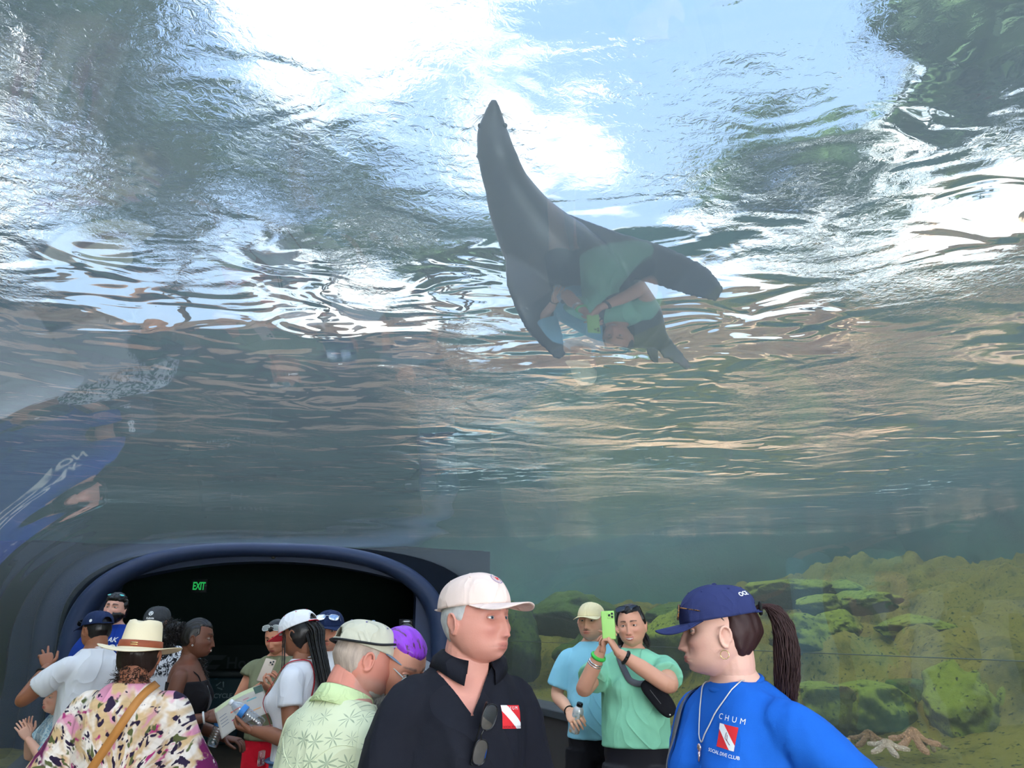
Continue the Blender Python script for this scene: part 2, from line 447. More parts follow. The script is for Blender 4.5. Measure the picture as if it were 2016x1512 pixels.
structure(obj('trim_7', bm, plain('pool_end_wall', srgb(14, 24, 38), .8)), 'rock bed over the dark hall')

def m_wallrock():
    """sandstone above the waterline, algae below it"""
    t = NT('pool_wall_rock')
    geo = t.n('ShaderNodeNewGeometry'); pos = geo.outputs['Position']
    z = t.n('ShaderNodeSeparateXYZ', {0: pos}).outputs['Z']
    v = t.n('ShaderNodeVectorMath', {0: pos, 1: (1, 1, 2.6)}, operation='MULTIPLY').outputs[0]
    sand = t.ramp(t.noise(1.1, 7, .65, v), [(.25, srgb(170, 128, 104)), (.5, srgb(222, 180, 150)), (.8, srgb(246, 216, 186))])
    alg = t.ramp(t.noise(1.4, 7, .6, pos), [(.3, srgb(24, 62, 58)), (.7, srgb(60, 104, 84))])
    f = t.step(t.math('MULTIPLY_ADD', t.noise(2, 4, .6, pos), .5, z), WZ + .15, WZ + .4)
    return t.bsdf(t.mix(f, alg, sand), .9, .1, t.bump(t.noise(3, 8, .7, pos), 1, .12))
WR = m_wallrock()
def rock_wall(name, a, b, top, label, seed, zb=.3):
    """a rugged rock face from a to b"""
    a = Vector(a); b = Vector(b); L = (b - a).length; d = (b - a) / L; nrm = Vector((-d.y, d.x, 0))
    n = int(L / .3); bm = bmesh.new(); rows = []
    m = 26
    for j in range(m + 2):
        row = []
        for i in range(n + 1):
            tp = top + .9 * noise.noise((i * .12, seed, 0)) + .35 * noise.noise((i * .5, seed, 3))
            z = zb + (tp - zb) * min(j, m) / m; p = a + d * (L * i / n)
            q = .55 * fbm((p.x * .45, p.y * .45, z * .7 + seed), 5) + .25 * math.floor(3 * noise.noise((p.x * .4, p.y * .4, z + seed))) / 3
            if j == m + 1: q += 1.4
            row.append(p + nrm * q + Vector((0, 0, z)))
        rows.append(row)
    loft(bm, rows, close=False); return structure(obj(name, bm, WR), label)
rock_wall('wall_pool_right', (12.5, -8, 0), (11.8, 25, 0), WZ + 3.8, 'sandstone rock work along the right side of the pool', 2.3)
rock_wall('wall_pool_front', (13, 23, 0), (-16, 25, 0), WZ + 4.2, 'sandstone rock work at the far end of the pool', 7.7)
rock_wall('wall_pool_left', (-14, 26, 0), (-10, -8, 0), WZ + 3.0, 'sandstone rock work along the left side of the pool', 5.1)
rock_wall('wall_pool_rear', (-12, -8.5, 0), (14, -8.5, 0), WZ + 1.2, 'sandstone rock work behind the viewer', 9.4)

def boulder(label, c, s, seed, rot=0, tilt=0, mat=None, sub=5, flat=.0, amp=.30, rough=1.0):
    bm = bmesh.new(); bmesh.ops.create_icosphere(bm, subdivisions=sub, radius=1)
    for v in bm.verts:
        p = v.co.copy()
        k = 1 + amp * noise.noise(p * 1.1 + Vector((seed, 0, seed))) + amp * .55 * fbm(p * 2.4 + Vector((0, seed, 0)), 5) * rough
        # chip planes off for a blocky quarried look
        for a in range(5):
            d = Vector((math.sin(seed * 3 + a * 2.1), math.cos(seed * 5 + a * 1.7), math.sin(a * 2.9 + seed))).normalized()
            h = p.dot(d) * k
            if h > .74: p -= d * (h - .74) * .75 / k
        if flat and p.z * k > flat: p.z = (flat + (p.z * k - flat) * .2) / k
        v.co = Vector((p.x * k * s[0], p.y * k * s[1], p.z * k * s[2]))
    o = obj('boulder', bm, mat or ROCK, loc=c); o.rotation_euler = (tilt, 0, rot)
    tag(o, label, 'boulder', 'algae covered boulders in the pool'); return o
def bpx(label, px, py, wpx, hpx, Y, seed, depth=1.0, **k):
    """a boulder standing at distance Y in the direction of the picture point"""
    c = at_y(px, py, Y); zc = Y * math.cos(PITCH) + (c.z - 1.6) * math.sin(PITCH)
    sx = wpx / FPX * zc; sz = hpx / FPX * zc
    return boulder(label, c, (sx, sx * depth, sz), seed, **k)
bpx('rounded dark mossy boulder standing nearest the doorway, just past the polo wearer', 1005, 1272, 62, 82, 10.3, 1.2, mat=ROCKD, amp=.18)
bpx('dark green boulder above and behind the man in the cream cap', 1130, 1212, 95, 45, 11.0, 2.9, mat=ROCKD)
bpx('broad dark boulder low behind the couple by the glass', 1190, 1300, 90, 60, 10.4, 4.4, mat=ROCKD)
bpx('green boulder between the woman with the phone and the navy cap', 1345, 1262, 75, 62, 8.8, 5.7, mat=ROCK)
bpx('low mossy boulder partly behind the face of the blue shirted woman', 1330, 1215, 60, 28, 9.8, 6.1, mat=ROCKD)
bpx('wide flat boulder with a bright green top, highest of the rock pile', 1552, 1162, 82, 34, 9.6, 3.3, mat=ROCK, flat=.5)
bpx('small bright green boulder at the top, right of the wide flat one', 1662, 1160, 38, 18, 10.0, 8.2, mat=ROCK)
bpx('egg shaped boulder with two yellow green patches in the rock pile', 1614, 1192, 42, 24, 8.0, 9.1, mat=ROCK, amp=.2)
bpx('long dark sided boulder to the right of the egg shaped one', 1700, 1186, 62, 26, 8.8, 2.2, mat=ROCK)
bpx('long slanting slab of yellow green rock beside the ponytail', 1583, 1252, 68, 40, 7.0, 7.4, mat=ROCK, tilt=R(6), rot=R(-20))
bpx('lumpy green boulder behind the slanting slab', 1650, 1232, 46, 30, 7.4, 1.9, mat=ROCK)
bpx('flat boulder with dark underside lying over the plateau in the middle of the rocks', 1795, 1238, 74, 27, 7.3, 4.9, mat=ROCK, rot=R(15))
bpx('dark low boulder at the right edge of the view, level with the flat one', 2010, 1272, 56, 22, 7.2, 3.8, mat=ROCKD)
bpx('craggy mossy rock block under the plateau edge, right behind the ponytail', 1605, 1395, 82, 88, 5.75, 6.6, mat=ROCK, flat=.45, amp=.34, rough=1.4)
bpx('craggy rock block with pale veins in the middle of the low cliff', 1715, 1392, 80, 80, 5.75, 1.5, mat=ROCK, flat=.5, amp=.34, rough=1.4)
bpx('dark rock block at the edge of the black crevice', 1795, 1385, 42, 80, 5.8, 8.8, mat=ROCKD, flat=.5, rough=1.3)
bpx('tall pointed yellow green rock leaning right of the crevice', 1895, 1400, 68, 92, 5.35, 5.2, mat=ROCK, tilt=0, rot=R(10), amp=.36)
bpx('upright rounded rock at the lower right edge of the view', 2006, 1402, 46, 68, 5.2, 2.6, mat=ROCK, amp=.2)

# sea stars lying on the bed against the glass
def sea_star(label, px, py, r, seed, col, lift=1.0, z=.90):
    p = at_z(px, py, z + .02); bm = bmesh.new(); n = 5; seg = 60; rings = []
    K = 12
    for k in range(K + 1):
        t = k / K; row = []
        for j in range(seg):
            a = 2 * math.pi * j / seg; arm = (math.cos(a * n) * .5 + .5) ** 1.7
            rad = r * (.27 + .73 * arm) * math.sin(t * math.pi / 2) ** .9
            zz = r * .34 * lift * math.exp(-(rad / (.36 * r)) ** 2) + r * .16 * (1 - t * t) ** .5 * (.35 + .65 * arm) + r * .06 * (1 - rad / r)
            zz += r * .035 * (noise.noise((a * 6 * (t + .3), t * 14, seed)) + 1) * (t < 1)
            row.append(Vector((rad * math.cos(a), rad * math.sin(a), zz)))
        rings.append(row)
    loft(bm, rings, True, False)
    bm.faces.new([bm.verts[i] for i in range(seg)]) if False else None
    bmesh.ops.remove_doubles(bm, verts=bm.verts, dist=1e-5); bmesh.ops.recalc_face_normals(bm, faces=bm.faces)
    t = NT('sea_star_skin'); dots = t.n('ShaderNodeTexVoronoi', {'Vector': t.tc(), 'Scale': 70.0}).outputs['Distance']
    c = t.mix(t.step(dots, .15, .3), tuple(x * 1.5 if x * 1.5 < 1 else 1 for x in col), t.mix(t.noise(14, 4), col, tuple(x * .55 for x in col)))
    o = obj('sea_star', bm, t.bsdf(c, .8, .2, t.bump(dots, 1, .008)), loc=p); o.rotation_euler = Euler((R(13), R(-4), 0)).to_matrix().to_4x4().__matmul__(Matrix.Rotation(seed, 4, 'Z')).to_euler(); o.location.z += r * .12
    return tag(o, label, 'starfish', 'sea stars on the pool bed by the glass')
sea_star('pale knobbly sea star nearest the blue shirted woman, leftmost of the row', 1645, 1470, .115, .3, srgb(226, 200, 160), .9)
sea_star('brown speckled sea star with raised arms, second from the left of the row', 1712, 1468, .125, 1.1, srgb(160, 120, 84), 1.2)
sea_star('whitish sea star with pink arm tips in front of the brown one', 1748, 1482, .12, 2.2, srgb(232, 200, 170), .8)
sea_star('large orange tan sea star standing on its arm tips, right of the row', 1800, 1474, .15, 3.5, srgb(206, 152, 112), 1.4)
sea_star('small dull brown sea star tucked right behind the orange tan one', 1834, 1474, .09, 4.4, srgb(150, 124, 84), .9)
sea_star('small pale sea star partly hidden behind the mint shirt', 1384, 1404, .10, 5.2, srgb(214, 184, 140), .9, .89)

# trees beyond the pool
def m_leaf():
    t = NT('tree_leaves'); geo = t.n('ShaderNodeNewGeometry')
    c = t.ramp(t.noise(.9, 5, .6, geo.outputs['Position']), [(.3, srgb(30, 48, 34)), (.6, srgb(66, 90, 52)), (.8, srgb(110, 132, 74))])
    return t.bsdf(c, .7, .2)
LEAF = m_leaf(); BARK = plain('tree_bark', srgb(84, 66, 50), .9, .1, bumpy=.02, bscale=12, var=.2)
def tree(label, x, y, h, r, seed, n=4200, squash=.8):
    e = empty('tree', (x, y, WZ - .2)); rnd = random.Random(seed); bm = bmesh.new()
    cen = [(Vector((rnd.uniform(-.7, .7) * r, rnd.uniform(-.7, .7) * r, h - r * squash + rnd.uniform(-.7, .8) * r * squash)), rnd.uniform(.3, .55) * r) for _ in range(11)]
    for i in range(n):
        c, rr = rnd.choice(cen); d = Vector((rnd.gauss(0, 1), rnd.gauss(0, 1), rnd.gauss(0, .8))).normalized() * rr * rnd.uniform(.45, 1.0)
        p = c + d; s = rnd.uniform(.16, .34); a = Vector((rnd.uniform(-1, 1), rnd.uniform(-1, 1), rnd.uniform(-.6, .6))).normalized(); b = a.orthogonal().normalized() * .55
        vs = [bm.verts.new(p + (a * q + b * w) * s) for q, w in ((-1, 0), (0, -.6), (1, 0), (0, .6))]
        bm.faces.new(vs)
    for c, rr in cen:
        vs = ico(bm, c, rr * .5, 3)
        for v in vs: v.co += (v.co - c) * .9 * noise.noise(v.co * 1.7)
    obj('crown', bm, LEAF, e)
    bm = bmesh.new(); tube(bm, catmull([(0, 0, -.3), (.1, 0, h * .3), (-.05, .1, h * .6)], 4), lerp_list([.22, .16, .08], 9), 8)
    for c, rr in cen[:5]: tube(bm, [(0, .05, h * .45), c * .6 + Vector((0, 0, h * .2)), c], [.09, .06, .03], 6)
    obj('trunk', bm, BARK, e); tag(e, label, 'tree', 'trees around the pool'); return e
tree('big dark tree rising over the far left corner of the pool', -13.5, 28, 17, 5.8, 1, 5600)
tree('dense tree left of the pool, nearest the left edge of the view', -14.5, 16, 15.5, 5.2, 2, 5600)
tree('loose crowned tree showing against the bright sky left of centre', -8, 31, 14.5, 3.8, 3, 3200)
tree('slim tree just left of the sea lion against the sky', -2.6, 31, 12, 3.0, 4, 2600)
tree('low tree far behind the middle of the pool', 4.5, 34, 7.5, 3.4, 5)
tree('broad tree behind the right rock work, nearest the sea lion', 13, 29, 17, 5.0, 6, 5200)
tree('tall tree over the right hand rock wall', 14.5, 17, 15.5, 5.4, 7, 5200)
tree('dense tree at the right edge of the view', 17.5, 8, 14, 4.6, 8, 5000)
tree('round bushy tree behind the left hand rock wall', -16.5, 6, 10, 4.5, 9, 4200)
# ---------------------------------------------------------------- sea lion
def remesh(bm, voxel, smooth=2, name='m'):
    """fuse overlapping closed pieces into one continuous skin"""
    me = bpy.data.meshes.new(name); bm.normal_update(); bm.to_mesh(me); bm.free()
    o = bpy.data.objects.new(name, me); COL.objects.link(o)
    m = o.modifiers.new('r', 'REMESH'); m.mode = 'VOXEL'; m.voxel_size = voxel
    if smooth:
        s = o.modifiers.new('s', 'SMOOTH'); s.factor = .5; s.iterations = smooth
    dg = bpy.context.evaluated_depsgraph_get(); out = bpy.data.meshes.new_from_object(o.evaluated_get(dg))
    bpy.data.objects.remove(o); bpy.data.meshes.remove(me)
    out.polygons.foreach_set('use_smooth', [True] * len(out.polygons)); return out
def blade(bm, pts, chord, thick, cdir, n=12):
    """a flat tapering fin along pts; cdir = direction of the chord"""
    pts = catmull(pts, 4); k = len(pts); ch = lerp_list(chord, k); th = lerp_list(thick, k); rings = []
    for i, p in enumerate(pts):
        d = (pts[min(i + 1, k - 1)] - pts[max(i - 1, 0)]).normalized(); c = (Vector(cdir) - d * d.dot(Vector(cdir))).normalized(); u = d.cross(c)
        rings.append([p + c * math.cos(a) * ch[i] + u * math.sin(a) * th[i] for a in (2 * math.pi * j / n for j in range(n))])
    loft(bm, rings)
def sealion():
    pts = [at_y(972, 205, 3.45), at_y(971, 228, 3.5), at_y(970, 262, 3.55), at_y(978, 305, 3.6), at_y(996, 360, 3.72), at_y(1030, 430, 3.88), at_y(1082, 500, 4.05), at_y(1142, 555, 4.25), at_y(1205, 600, 4.45), at_y(1258, 638, 4.68), at_y(1296, 668, 4.82)]
    rad = [.028, .055, .088, .105, .125, .185, .265, .275, .255, .185, .075]
    base = pts[6].copy(); e = empty('sea_lion', base)
    pts = [p - base for p in pts]; bm = bmesh.new()
    tube(bm, catmull(pts, 5), lerp_list(rad, 51), 28, flat=.88, round_ends=True, up=Vector((0, 0, 1)))
    A = lambda x, y, Y: at_y(x, y, Y) - base
    cd = lambda a, b: (b - a).normalized()
    blade(bm, [A(1100, 465, 4.15), A(1200, 497, 4.15), A(1290, 520, 4.1), A(1370, 552, 4.02), A(1420, 580, 3.98)], [.15, .135, .125, .105, .055], [.07, .04, .028, .018, .009], cd(A(1300, 490, 4.1), A(1280, 560, 4.2)))
    blade(bm, [A(1040, 490, 4.0), A(1044, 560, 3.95), A(1062, 620, 3.98), A(1085, 665, 4.05), A(1106, 705, 4.1)], [.14, .15, .13, .09, .04], [.07, .04, .028, .018, .009], cd(A(1010, 600, 3.9), A(1090, 580, 4.0)))
    for root, fan in (((1300, 665), ((1359, 726), (1346, 722), (1330, 716), (1311, 706))), ((1282, 655), ((1290, 715), (1284, 708), (1278, 700)))):
        q = 4.85 if root[0] > 1290 else 4.95
        for i, f in enumerate(fan):
            blade(bm, [A(*root, q), A((root[0] + f[0]) / 2, (root[1] + f[1]) / 2, q), A(*f, q - .03)], [.055, .042, .02 if i else .034], [.03, .016, .007], cd(A(1300, 700, q), A(1340, 690, q)))
    for s in (-1, 1):                                           # ear flaps
        tube(bm, [pts[3] + Vector((s * .09, -.02, .02)), pts[3] + Vector((s * .125, .01, -.02))], [.012, .006], 6)
    me = remesh(bm, .014, 4, 'body')
    t = NT('sea_lion_hide')
    c = t.mix(t.noise(3, 6, .6), srgb(17, 16, 22), srgb(30, 27, 30))
    t.bsdf(c, .38, .5, t.bump(t.noise(60, 4), .2, .004))
    obj('body', me, t.m, e)
    eye = plain('wet_dark_eye', (.01, .008, .008), .05, .8)
    for s in (-1, 1):
        bm = bmesh.new(); ico(bm, pts[2] + Vector((s * .068, -.045, .015)), .014, 3); obj('eye', bm, eye, e)
    rnd = random.Random(3)
    for s in (-1, 1):
        bm = bmesh.new()
        for k in range(7):
            a = pts[1] + Vector((s * .04, -.02, .0)); d = Vector((s * rnd.uniform(.06, .1), rnd.uniform(-.05, .02), rnd.uniform(-.09, -.02)))
            tube(bm, [a, a + d * .5, a + d + Vector((0, 0, -.02))], [.0012, .001, .0005], 4)
        obj('whiskers', bm, plain('whisker', (.25, .22, .2), .4), e)
    tag(e, 'dark sleek sea lion swimming belly down above the acrylic, snout breaking the surface', 'sea lion')
sealion()
# small silver fish over the left half of the vault
def fish(label, px, py, Y, L, yaw, col):
    p = at_y(px, py, Y); e = empty('fish', p, yaw); bm = bmesh.new()
    prof = [(-.5, .02), (-.42, .09), (-.25, .16), (0, .19), (.2, .13), (.36, .05), (.42, .035)]
    tube(bm, [(a * L, 0, 0) for a, b in prof], [b * L for a, b in prof], 12, flat=.5, up=Vector((0, 0, 1)))
    obj('body', bm, col, e)
    bm = bmesh.new(); blade(bm, [(.40 * L, 0, 0), (.46 * L, 0, 0), (.56 * L, 0, 0)], [.03 * L, .08 * L, .15 * L], [.015 * L, .01 * L, .004 * L], (0, 0, 1)); obj('tail_fin', bm, col, e)
    tag(e, label, 'fish')
SILV = plain('silver_fish', (.75, .78, .8), .3, .6, .2)
fish('tiny silvery fish over the left half of the vault, right of the reflected red brim', 578, 737, 5.5, .075, R(170), SILV)
# ---------------------------------------------------------------- people: builders
def g2(x, z, cx, cz, sx, sz): return math.exp(-((x - cx) / sx) ** 2 - ((z - cz) / sz) ** 2)
def head_point(p, f):
    """unit sphere direction -> head surface, face towards +Y, origin at eye level"""
    x, y, z = p; t = max(0, -z)
    X = x * .0775 * f.get('wide', 1) * (1 - .27 * t ** 2.8); Z = z * (.118 if z < 0 else .115)
    if t > 0: X *= 1 + .06 * math.sin(min(1, t / .8) * math.pi)
    if y > 0: Y = y * .093
    else: Y = y * .102 * (1 - .62 * t ** 1.1)
    if y > 0 and z < 0: Y *= 1 + .045 * math.sin(t * math.pi)
    if t > 0 and y > -.3:
        q = min(1, (y + .3) / .5); e = math.exp(-((t - .86) / .24) ** 2); X *= 1 + .26 * e * q * f.get('jaw', 1); Y *= 1 + .20 * e * q
    jowl = f.get('jowl', 0)
    if jowl: X *= 1 + .10 * jowl * g2(0, z, 0, -.66, 1, .3)
    if y > 0: Y += .009 * sstep(.30, .62, t) * (1 - .6 * sstep(.86, 1.0, t)) * y ** .5 * f.get('mid', 1)
    if y > -.05:
        q = min(1, (y + .05) / .3); n = f.get('nose', 1); ax = abs(X); d = 0
        d += .0055 * g2(ax, Z, .024, .0235, .020, .0085) * f.get('brow', 1)
        d += .002 * g2(X, Z, 0, .06, .05, .03)
        d -= .0125 * g2(ax, Z, .032, .002, .0180, .0130) + .004 * g2(ax, Z, .015, .004, .007, .012)
        d += .0055 * g2(ax, Z, .044, -.028, .018, .015) * f.get('cheek', 1)
        d -= .0035 * g2(ax, Z, .040, -.062, .014, .02)
        d += .0022 * g2(ax, Z, .026, -.045, .006, .02) * 0
        if -.046 < Z < .016:
            k = (.016 - Z) / .062; prof = .003 + .022 * k ** 1.15; wdt = .0072 + .0050 * k * k
            d += n * prof * math.exp(-(X / wdt) ** 2)
        elif Z <= -.046: d += n * .025 * math.exp(-(X / .0122) ** 2) * math.exp(-((Z + .046) / .0058) ** 2)
        d += .0095 * g2(ax, Z, .0140, -.0430, .0062, .0068) * n
        d -= .004 * g2(ax, Z, .021, -.041, .0035, .008)
        d += .0055 * g2(X, Z, 0, -.0735, .034, .018)
        lp = f.get('lips', 1); up = f.get('smile', 0) * X * X * 9
        d += .0034 * g2(X, Z - up, 0, -.0660, .024, .0040) * lp
        d += .0044 * g2(X, Z - up, 0, -.0768, .021, .0046) * lp
        d -= .0058 * g2(X, Z - up, 0, -.0712, .029, .0017)
        d -= .0018 * g2(X, Z, 0, -.0570, .0035, .006)
        d -= .0036 * g2(X, Z, 0, -.0870, .020, .0048)
        d += .0105 * g2(X, Z, 0, -.103, .022, .013) * f.get('chin', 1)
        fold = f.get('fold', .5); lx = .018 + (-.04 - Z) * .45
        if -.085 < Z < -.038: d -= .0028 * fold * math.exp(-((ax - lx) / .0032) ** 2) * math.sin((Z + .085) / .047 * math.pi)
        Y += d * q
    return Vector((X, Y, Z))
def lids(b, f, M):
    op = f.get('open', 1.0)
    for s in (-1, 1):
        for sg, zz, rr in ((1, .0068 * op, .0026), (-1, .0056 * op, .0018)):
            pts = []
            for k in range(11):
                a = R(-84 + 168 * k / 10); x = .0155 * math.sin(a); c = math.cos(a)
                zl = sg * zz * c ** .8 + .0008 * math.sin(a) * s
                yy = math.sqrt(max(0, .0150 ** 2 - x * x * .85 - zl * zl))
                pts.append(M @ Vector((s * .0315 + x, .0675 + yy - .0012, .002 + zl)))
            tube(b, pts, [rr * .6] + [rr] * 9 + [rr * .6], 8)
            # the lid's skin from the margin back to the brow or cheek
            up = []
            for k, p in enumerate(pts):
                a = R(-84 + 168 * k / 10); up.append(p + M.to_3x3() @ Vector((0, -.0065, sg * (.0068 if sg > 0 else .0050) * (.35 + .65 * math.cos(a)))))
            mid = [(p + q) * .5 + M.to_3x3() @ Vector((0, .0018, 0)) for p, q in zip(pts, up)]
            back = [p + M.to_3x3() @ Vector((0, -.004, 0)) for p in pts]; bk2 = [p + M.to_3x3() @ Vector((0, -.005, 0)) for p in up]
            loft(b, [list(r) for r in zip(pts, mid, up, bk2, back)])
def head_mesh(bm, f, M):
    b = bmesh.new(); bmesh.ops.create_uvsphere(b, u_segments=112, v_segments=96, radius=1)
    for v in b.verts: v.co = head_point(v.co.normalized(), f)
    for s in (-1, 1):
        ex = s * .0755 * f.get('wide', 1); pts = []; er = f.get('ear', 1)
        for k in range(14):
            t = k / 13; a = R(205 - 305 * t)
            pts.append((ex + s * (.005 + .010 * math.sin(math.pi * t)), -.012 + .0150 * math.cos(a) * er, -.010 + (.025 if math.sin(a) > 0 else .027) * math.sin(a) * er))
        tube(b, pts, [.0032] + [.0040] * 11 + [.0055, .005], 8, round_ends=True)
        ico(b, (ex + s * .0045, -.012, -.010), (.0050, .0145, .0255), 3, Euler((0, 0, s * R(12))).to_matrix())
        ico(b, (ex + s * .003, .002, -.014), (.005, .004, .007), 2)
    bmesh.ops.transform(b, matrix=M, verts=b.verts); me = bpy.data.meshes.new('t'); b.to_mesh(me); b.free(); bm.from_mesh(me); bpy.data.meshes.remove(me)

def hand(bm, W, d, nrm, side, curl=.5, spread=.12, thumb=.5, s=1.0, point=0):
    """W wrist point, d towards the fingers, nrm out of the palm; side +1 right, -1 left"""
    d = Vector(d).normalized(); nrm = Vector(nrm); nrm = (nrm - d * d.dot(nrm)).normalized(); lat = d.cross(nrm) * side   # towards the thumb
    W = Vector(W); rings = []
    for t, hw, hd in ((-.02, .024, .019), (.0, .027, .018), (.03, .037, .017), (.065, .042, .0145), (.088, .040, .012), (.096, .034, .008)):
        c = W + d * t * s; rings.append([c + (lat * math.copysign(abs(math.cos(a)) ** .7, math.cos(a)) * hw + nrm * math.sin(a) * hd) * s for a in (2 * math.pi * j / 16 for j in range(16))])
    loft(bm, rings)
    for i, (off, L) in enumerate(((.030, .074), (.010, .082), (-.0105, .076), (-.030, .060))):
        cu = curl[i] if hasattr(curl, '__len__') else curl
        p = W + (d * (.084 - .006 * (i == 3)) + lat * off) * s; ang = 0; dirn = (d + lat * spread * (1.5 - i)).normalized(); pts = [p - dirn * .012 * s, p]
        for k, seg in enumerate((.44, .30, .26)):
            ang += cu * (1.1, 1.25, .8)[k]
            pts.append(pts[-1] + (dirn * math.cos(ang) + nrm * math.sin(ang)) * L * seg * s)
        tube(bm, catmull(pts, 3), lerp_list([.0092 * s, .0088 * s, .0082 * s, .0075 * s, .0066 * s], 13), 8, round_ends=True)
    p = W + (d * .026 + lat * .030 + nrm * .004) * s
    t0 = (lat * (.9 - .5 * thumb) + d * .75 + nrm * .55 * thumb).normalized(); t1 = (d * .95 + lat * (.35 - .5 * thumb) + nrm * .6 * thumb).normalized()
    pts = [p - t0 * .02 * s, p, p + t0 * .036 * s, p + t0 * .036 * s + t1 * .030 * s, p + t0 * .036 * s + t1 * .054 * s]
    tube(bm, catmull(pts, 3), lerp_list([.015 * s, .0135 * s, .0105 * s, .0095 * s, .0075 * s], 13), 8, round_ends=True)

TAB = [(.78, .140, .100, -.005), (.84, .160, .112, -.010), (.92, .172, .118, -.012), (1.00, .160, .108, -.004), (1.08, .149, .102, 0), (1.18, .154, .108, 0), (1.28, .168, .118, 0), (1.36, .172, .116, -.006), (1.415, .160, .098, -.014), (1.455, .122, .078, -.016), (1.485, .078, .064, -.014), (1.515, .056, .058, -.006), (1.60, .053, .056, .008)]
def tab(z):
    for a, b in zip(TAB, TAB[1:]):
        if z <= b[0]: t = max(0, (z - a[0]) / (b[0] - a[0])); return [a[i] * (1 - t) + b[i] * t for i in range(1, 4)]
    return list(TAB[-1][1:])
def sec(z, P):
    hw, hd, y = tab(z); g = lambda c, s: math.exp(-((z - c) / s) ** 2)
    k = P.get('w', 1); nk = 1 if z < 1.44 else max(0, 1 - (z - 1.44) / .06); kk = 1 + (k - 1) * nk
    if z > 1.47: kk = P.get('neck', 1)
    hw *= kk; hd *= 1 + (kk - 1) * .8
    hw *= 1 + P.get('hip', 0) * g(.92, .12) - P.get('waist', 0) * g(1.1, .1); hw += P.get('sh', 0) * g(1.38, .08)
    b = P.get('belly', 0) * g(1.08, .14); hd += b * .6; y += b * .5
    return hw, hd, y
def ringp(z, hw, hd, y, P, n=40, ease=0):
    out = []
    for j in range(n):
        a = 2 * math.pi * j / n; c, s = math.cos(a), math.sin(a); e = 2 / 2.35
        x = (hw + ease) * math.copysign(abs(c) ** e, c); yy = (hd + ease) * math.copysign(abs(s) ** e, s)
        if s > 0 and P.get('bust'):
            yy += P['bust'] * (math.exp(-((abs(x) - .078) / .06) ** 2 - ((z - 1.265) / .062) ** 2))
        if s > 0 and not P.get('bust'): yy += .008 * math.exp(-((abs(x) - .075) / .06) ** 2 - ((z - 1.30) / .05) ** 2)
        out.append(Vector((x, y + yy, z)))
    return out
def bend(P):
    L = P.get('lean', 0); S = P.get('side', 0)
    def f(p):
        p = Vector(p); z0 = .98
        if p.z > z0 and (L or S):
            t = min(1, (p.z - z0) / .5); a = L * (.35 + .65 * t); c, s = math.cos(a), math.sin(a); dz = p.z - z0
            p = Vector((p.x + S * dz * t, p.y * c + dz * s, z0 + dz * c - p.y * s))
        return p
    return f
def sho(P, s): return Vector((s * (.176 * P.get('w', 1) + P.get('sh', 0)), -.012, 1.385 - P.get('slope', 0)))
def bend_bm(bm, P):
    f = bend(P)
    for v in bm.verts: v.co = f(v.co)
def arm_pts(P, s):
    a = P['armR' if s > 0 else 'armL']; return sho(P, s), Vector(a['e']), Vector(a['w'])

SKINM = {}
def skin_mat():
    if 'm' in SKINM: return SKINM['m']
    t = NT('skin'); at = t.n('ShaderNodeAttribute', attribute_name='tint').outputs['Color']
    c = t.mix(t.math('MULTIPLY', t.noise(45, 4), .16), at, t.mix(.5, at, (.35, .08, .05)))
    SKINM['m'] = t.bsdf(c, .5, .35, t.bump(t.noise(260, 3), .25, .0012), **{'Subsurface Weight': .06, 'Subsurface Radius': (.02, .008, .004), 'Subsurface Scale': .5})
    return SKINM['m']
def eye_mat():
    if 'e' in SKINM: return SKINM['e']
    t = NT('eyeball'); SKINM['e'] = t.bsdf(t.n('ShaderNodeAttribute', attribute_name='tint').outputs['Color'], .08, .7); return SKINM['e']
def paint(me, fn):
    a = me.color_attributes.new('tint', 'FLOAT_COLOR', 'POINT')
    for i, v in enumerate(me.vertices): a.data[i].color = (*fn(v.co), 1)

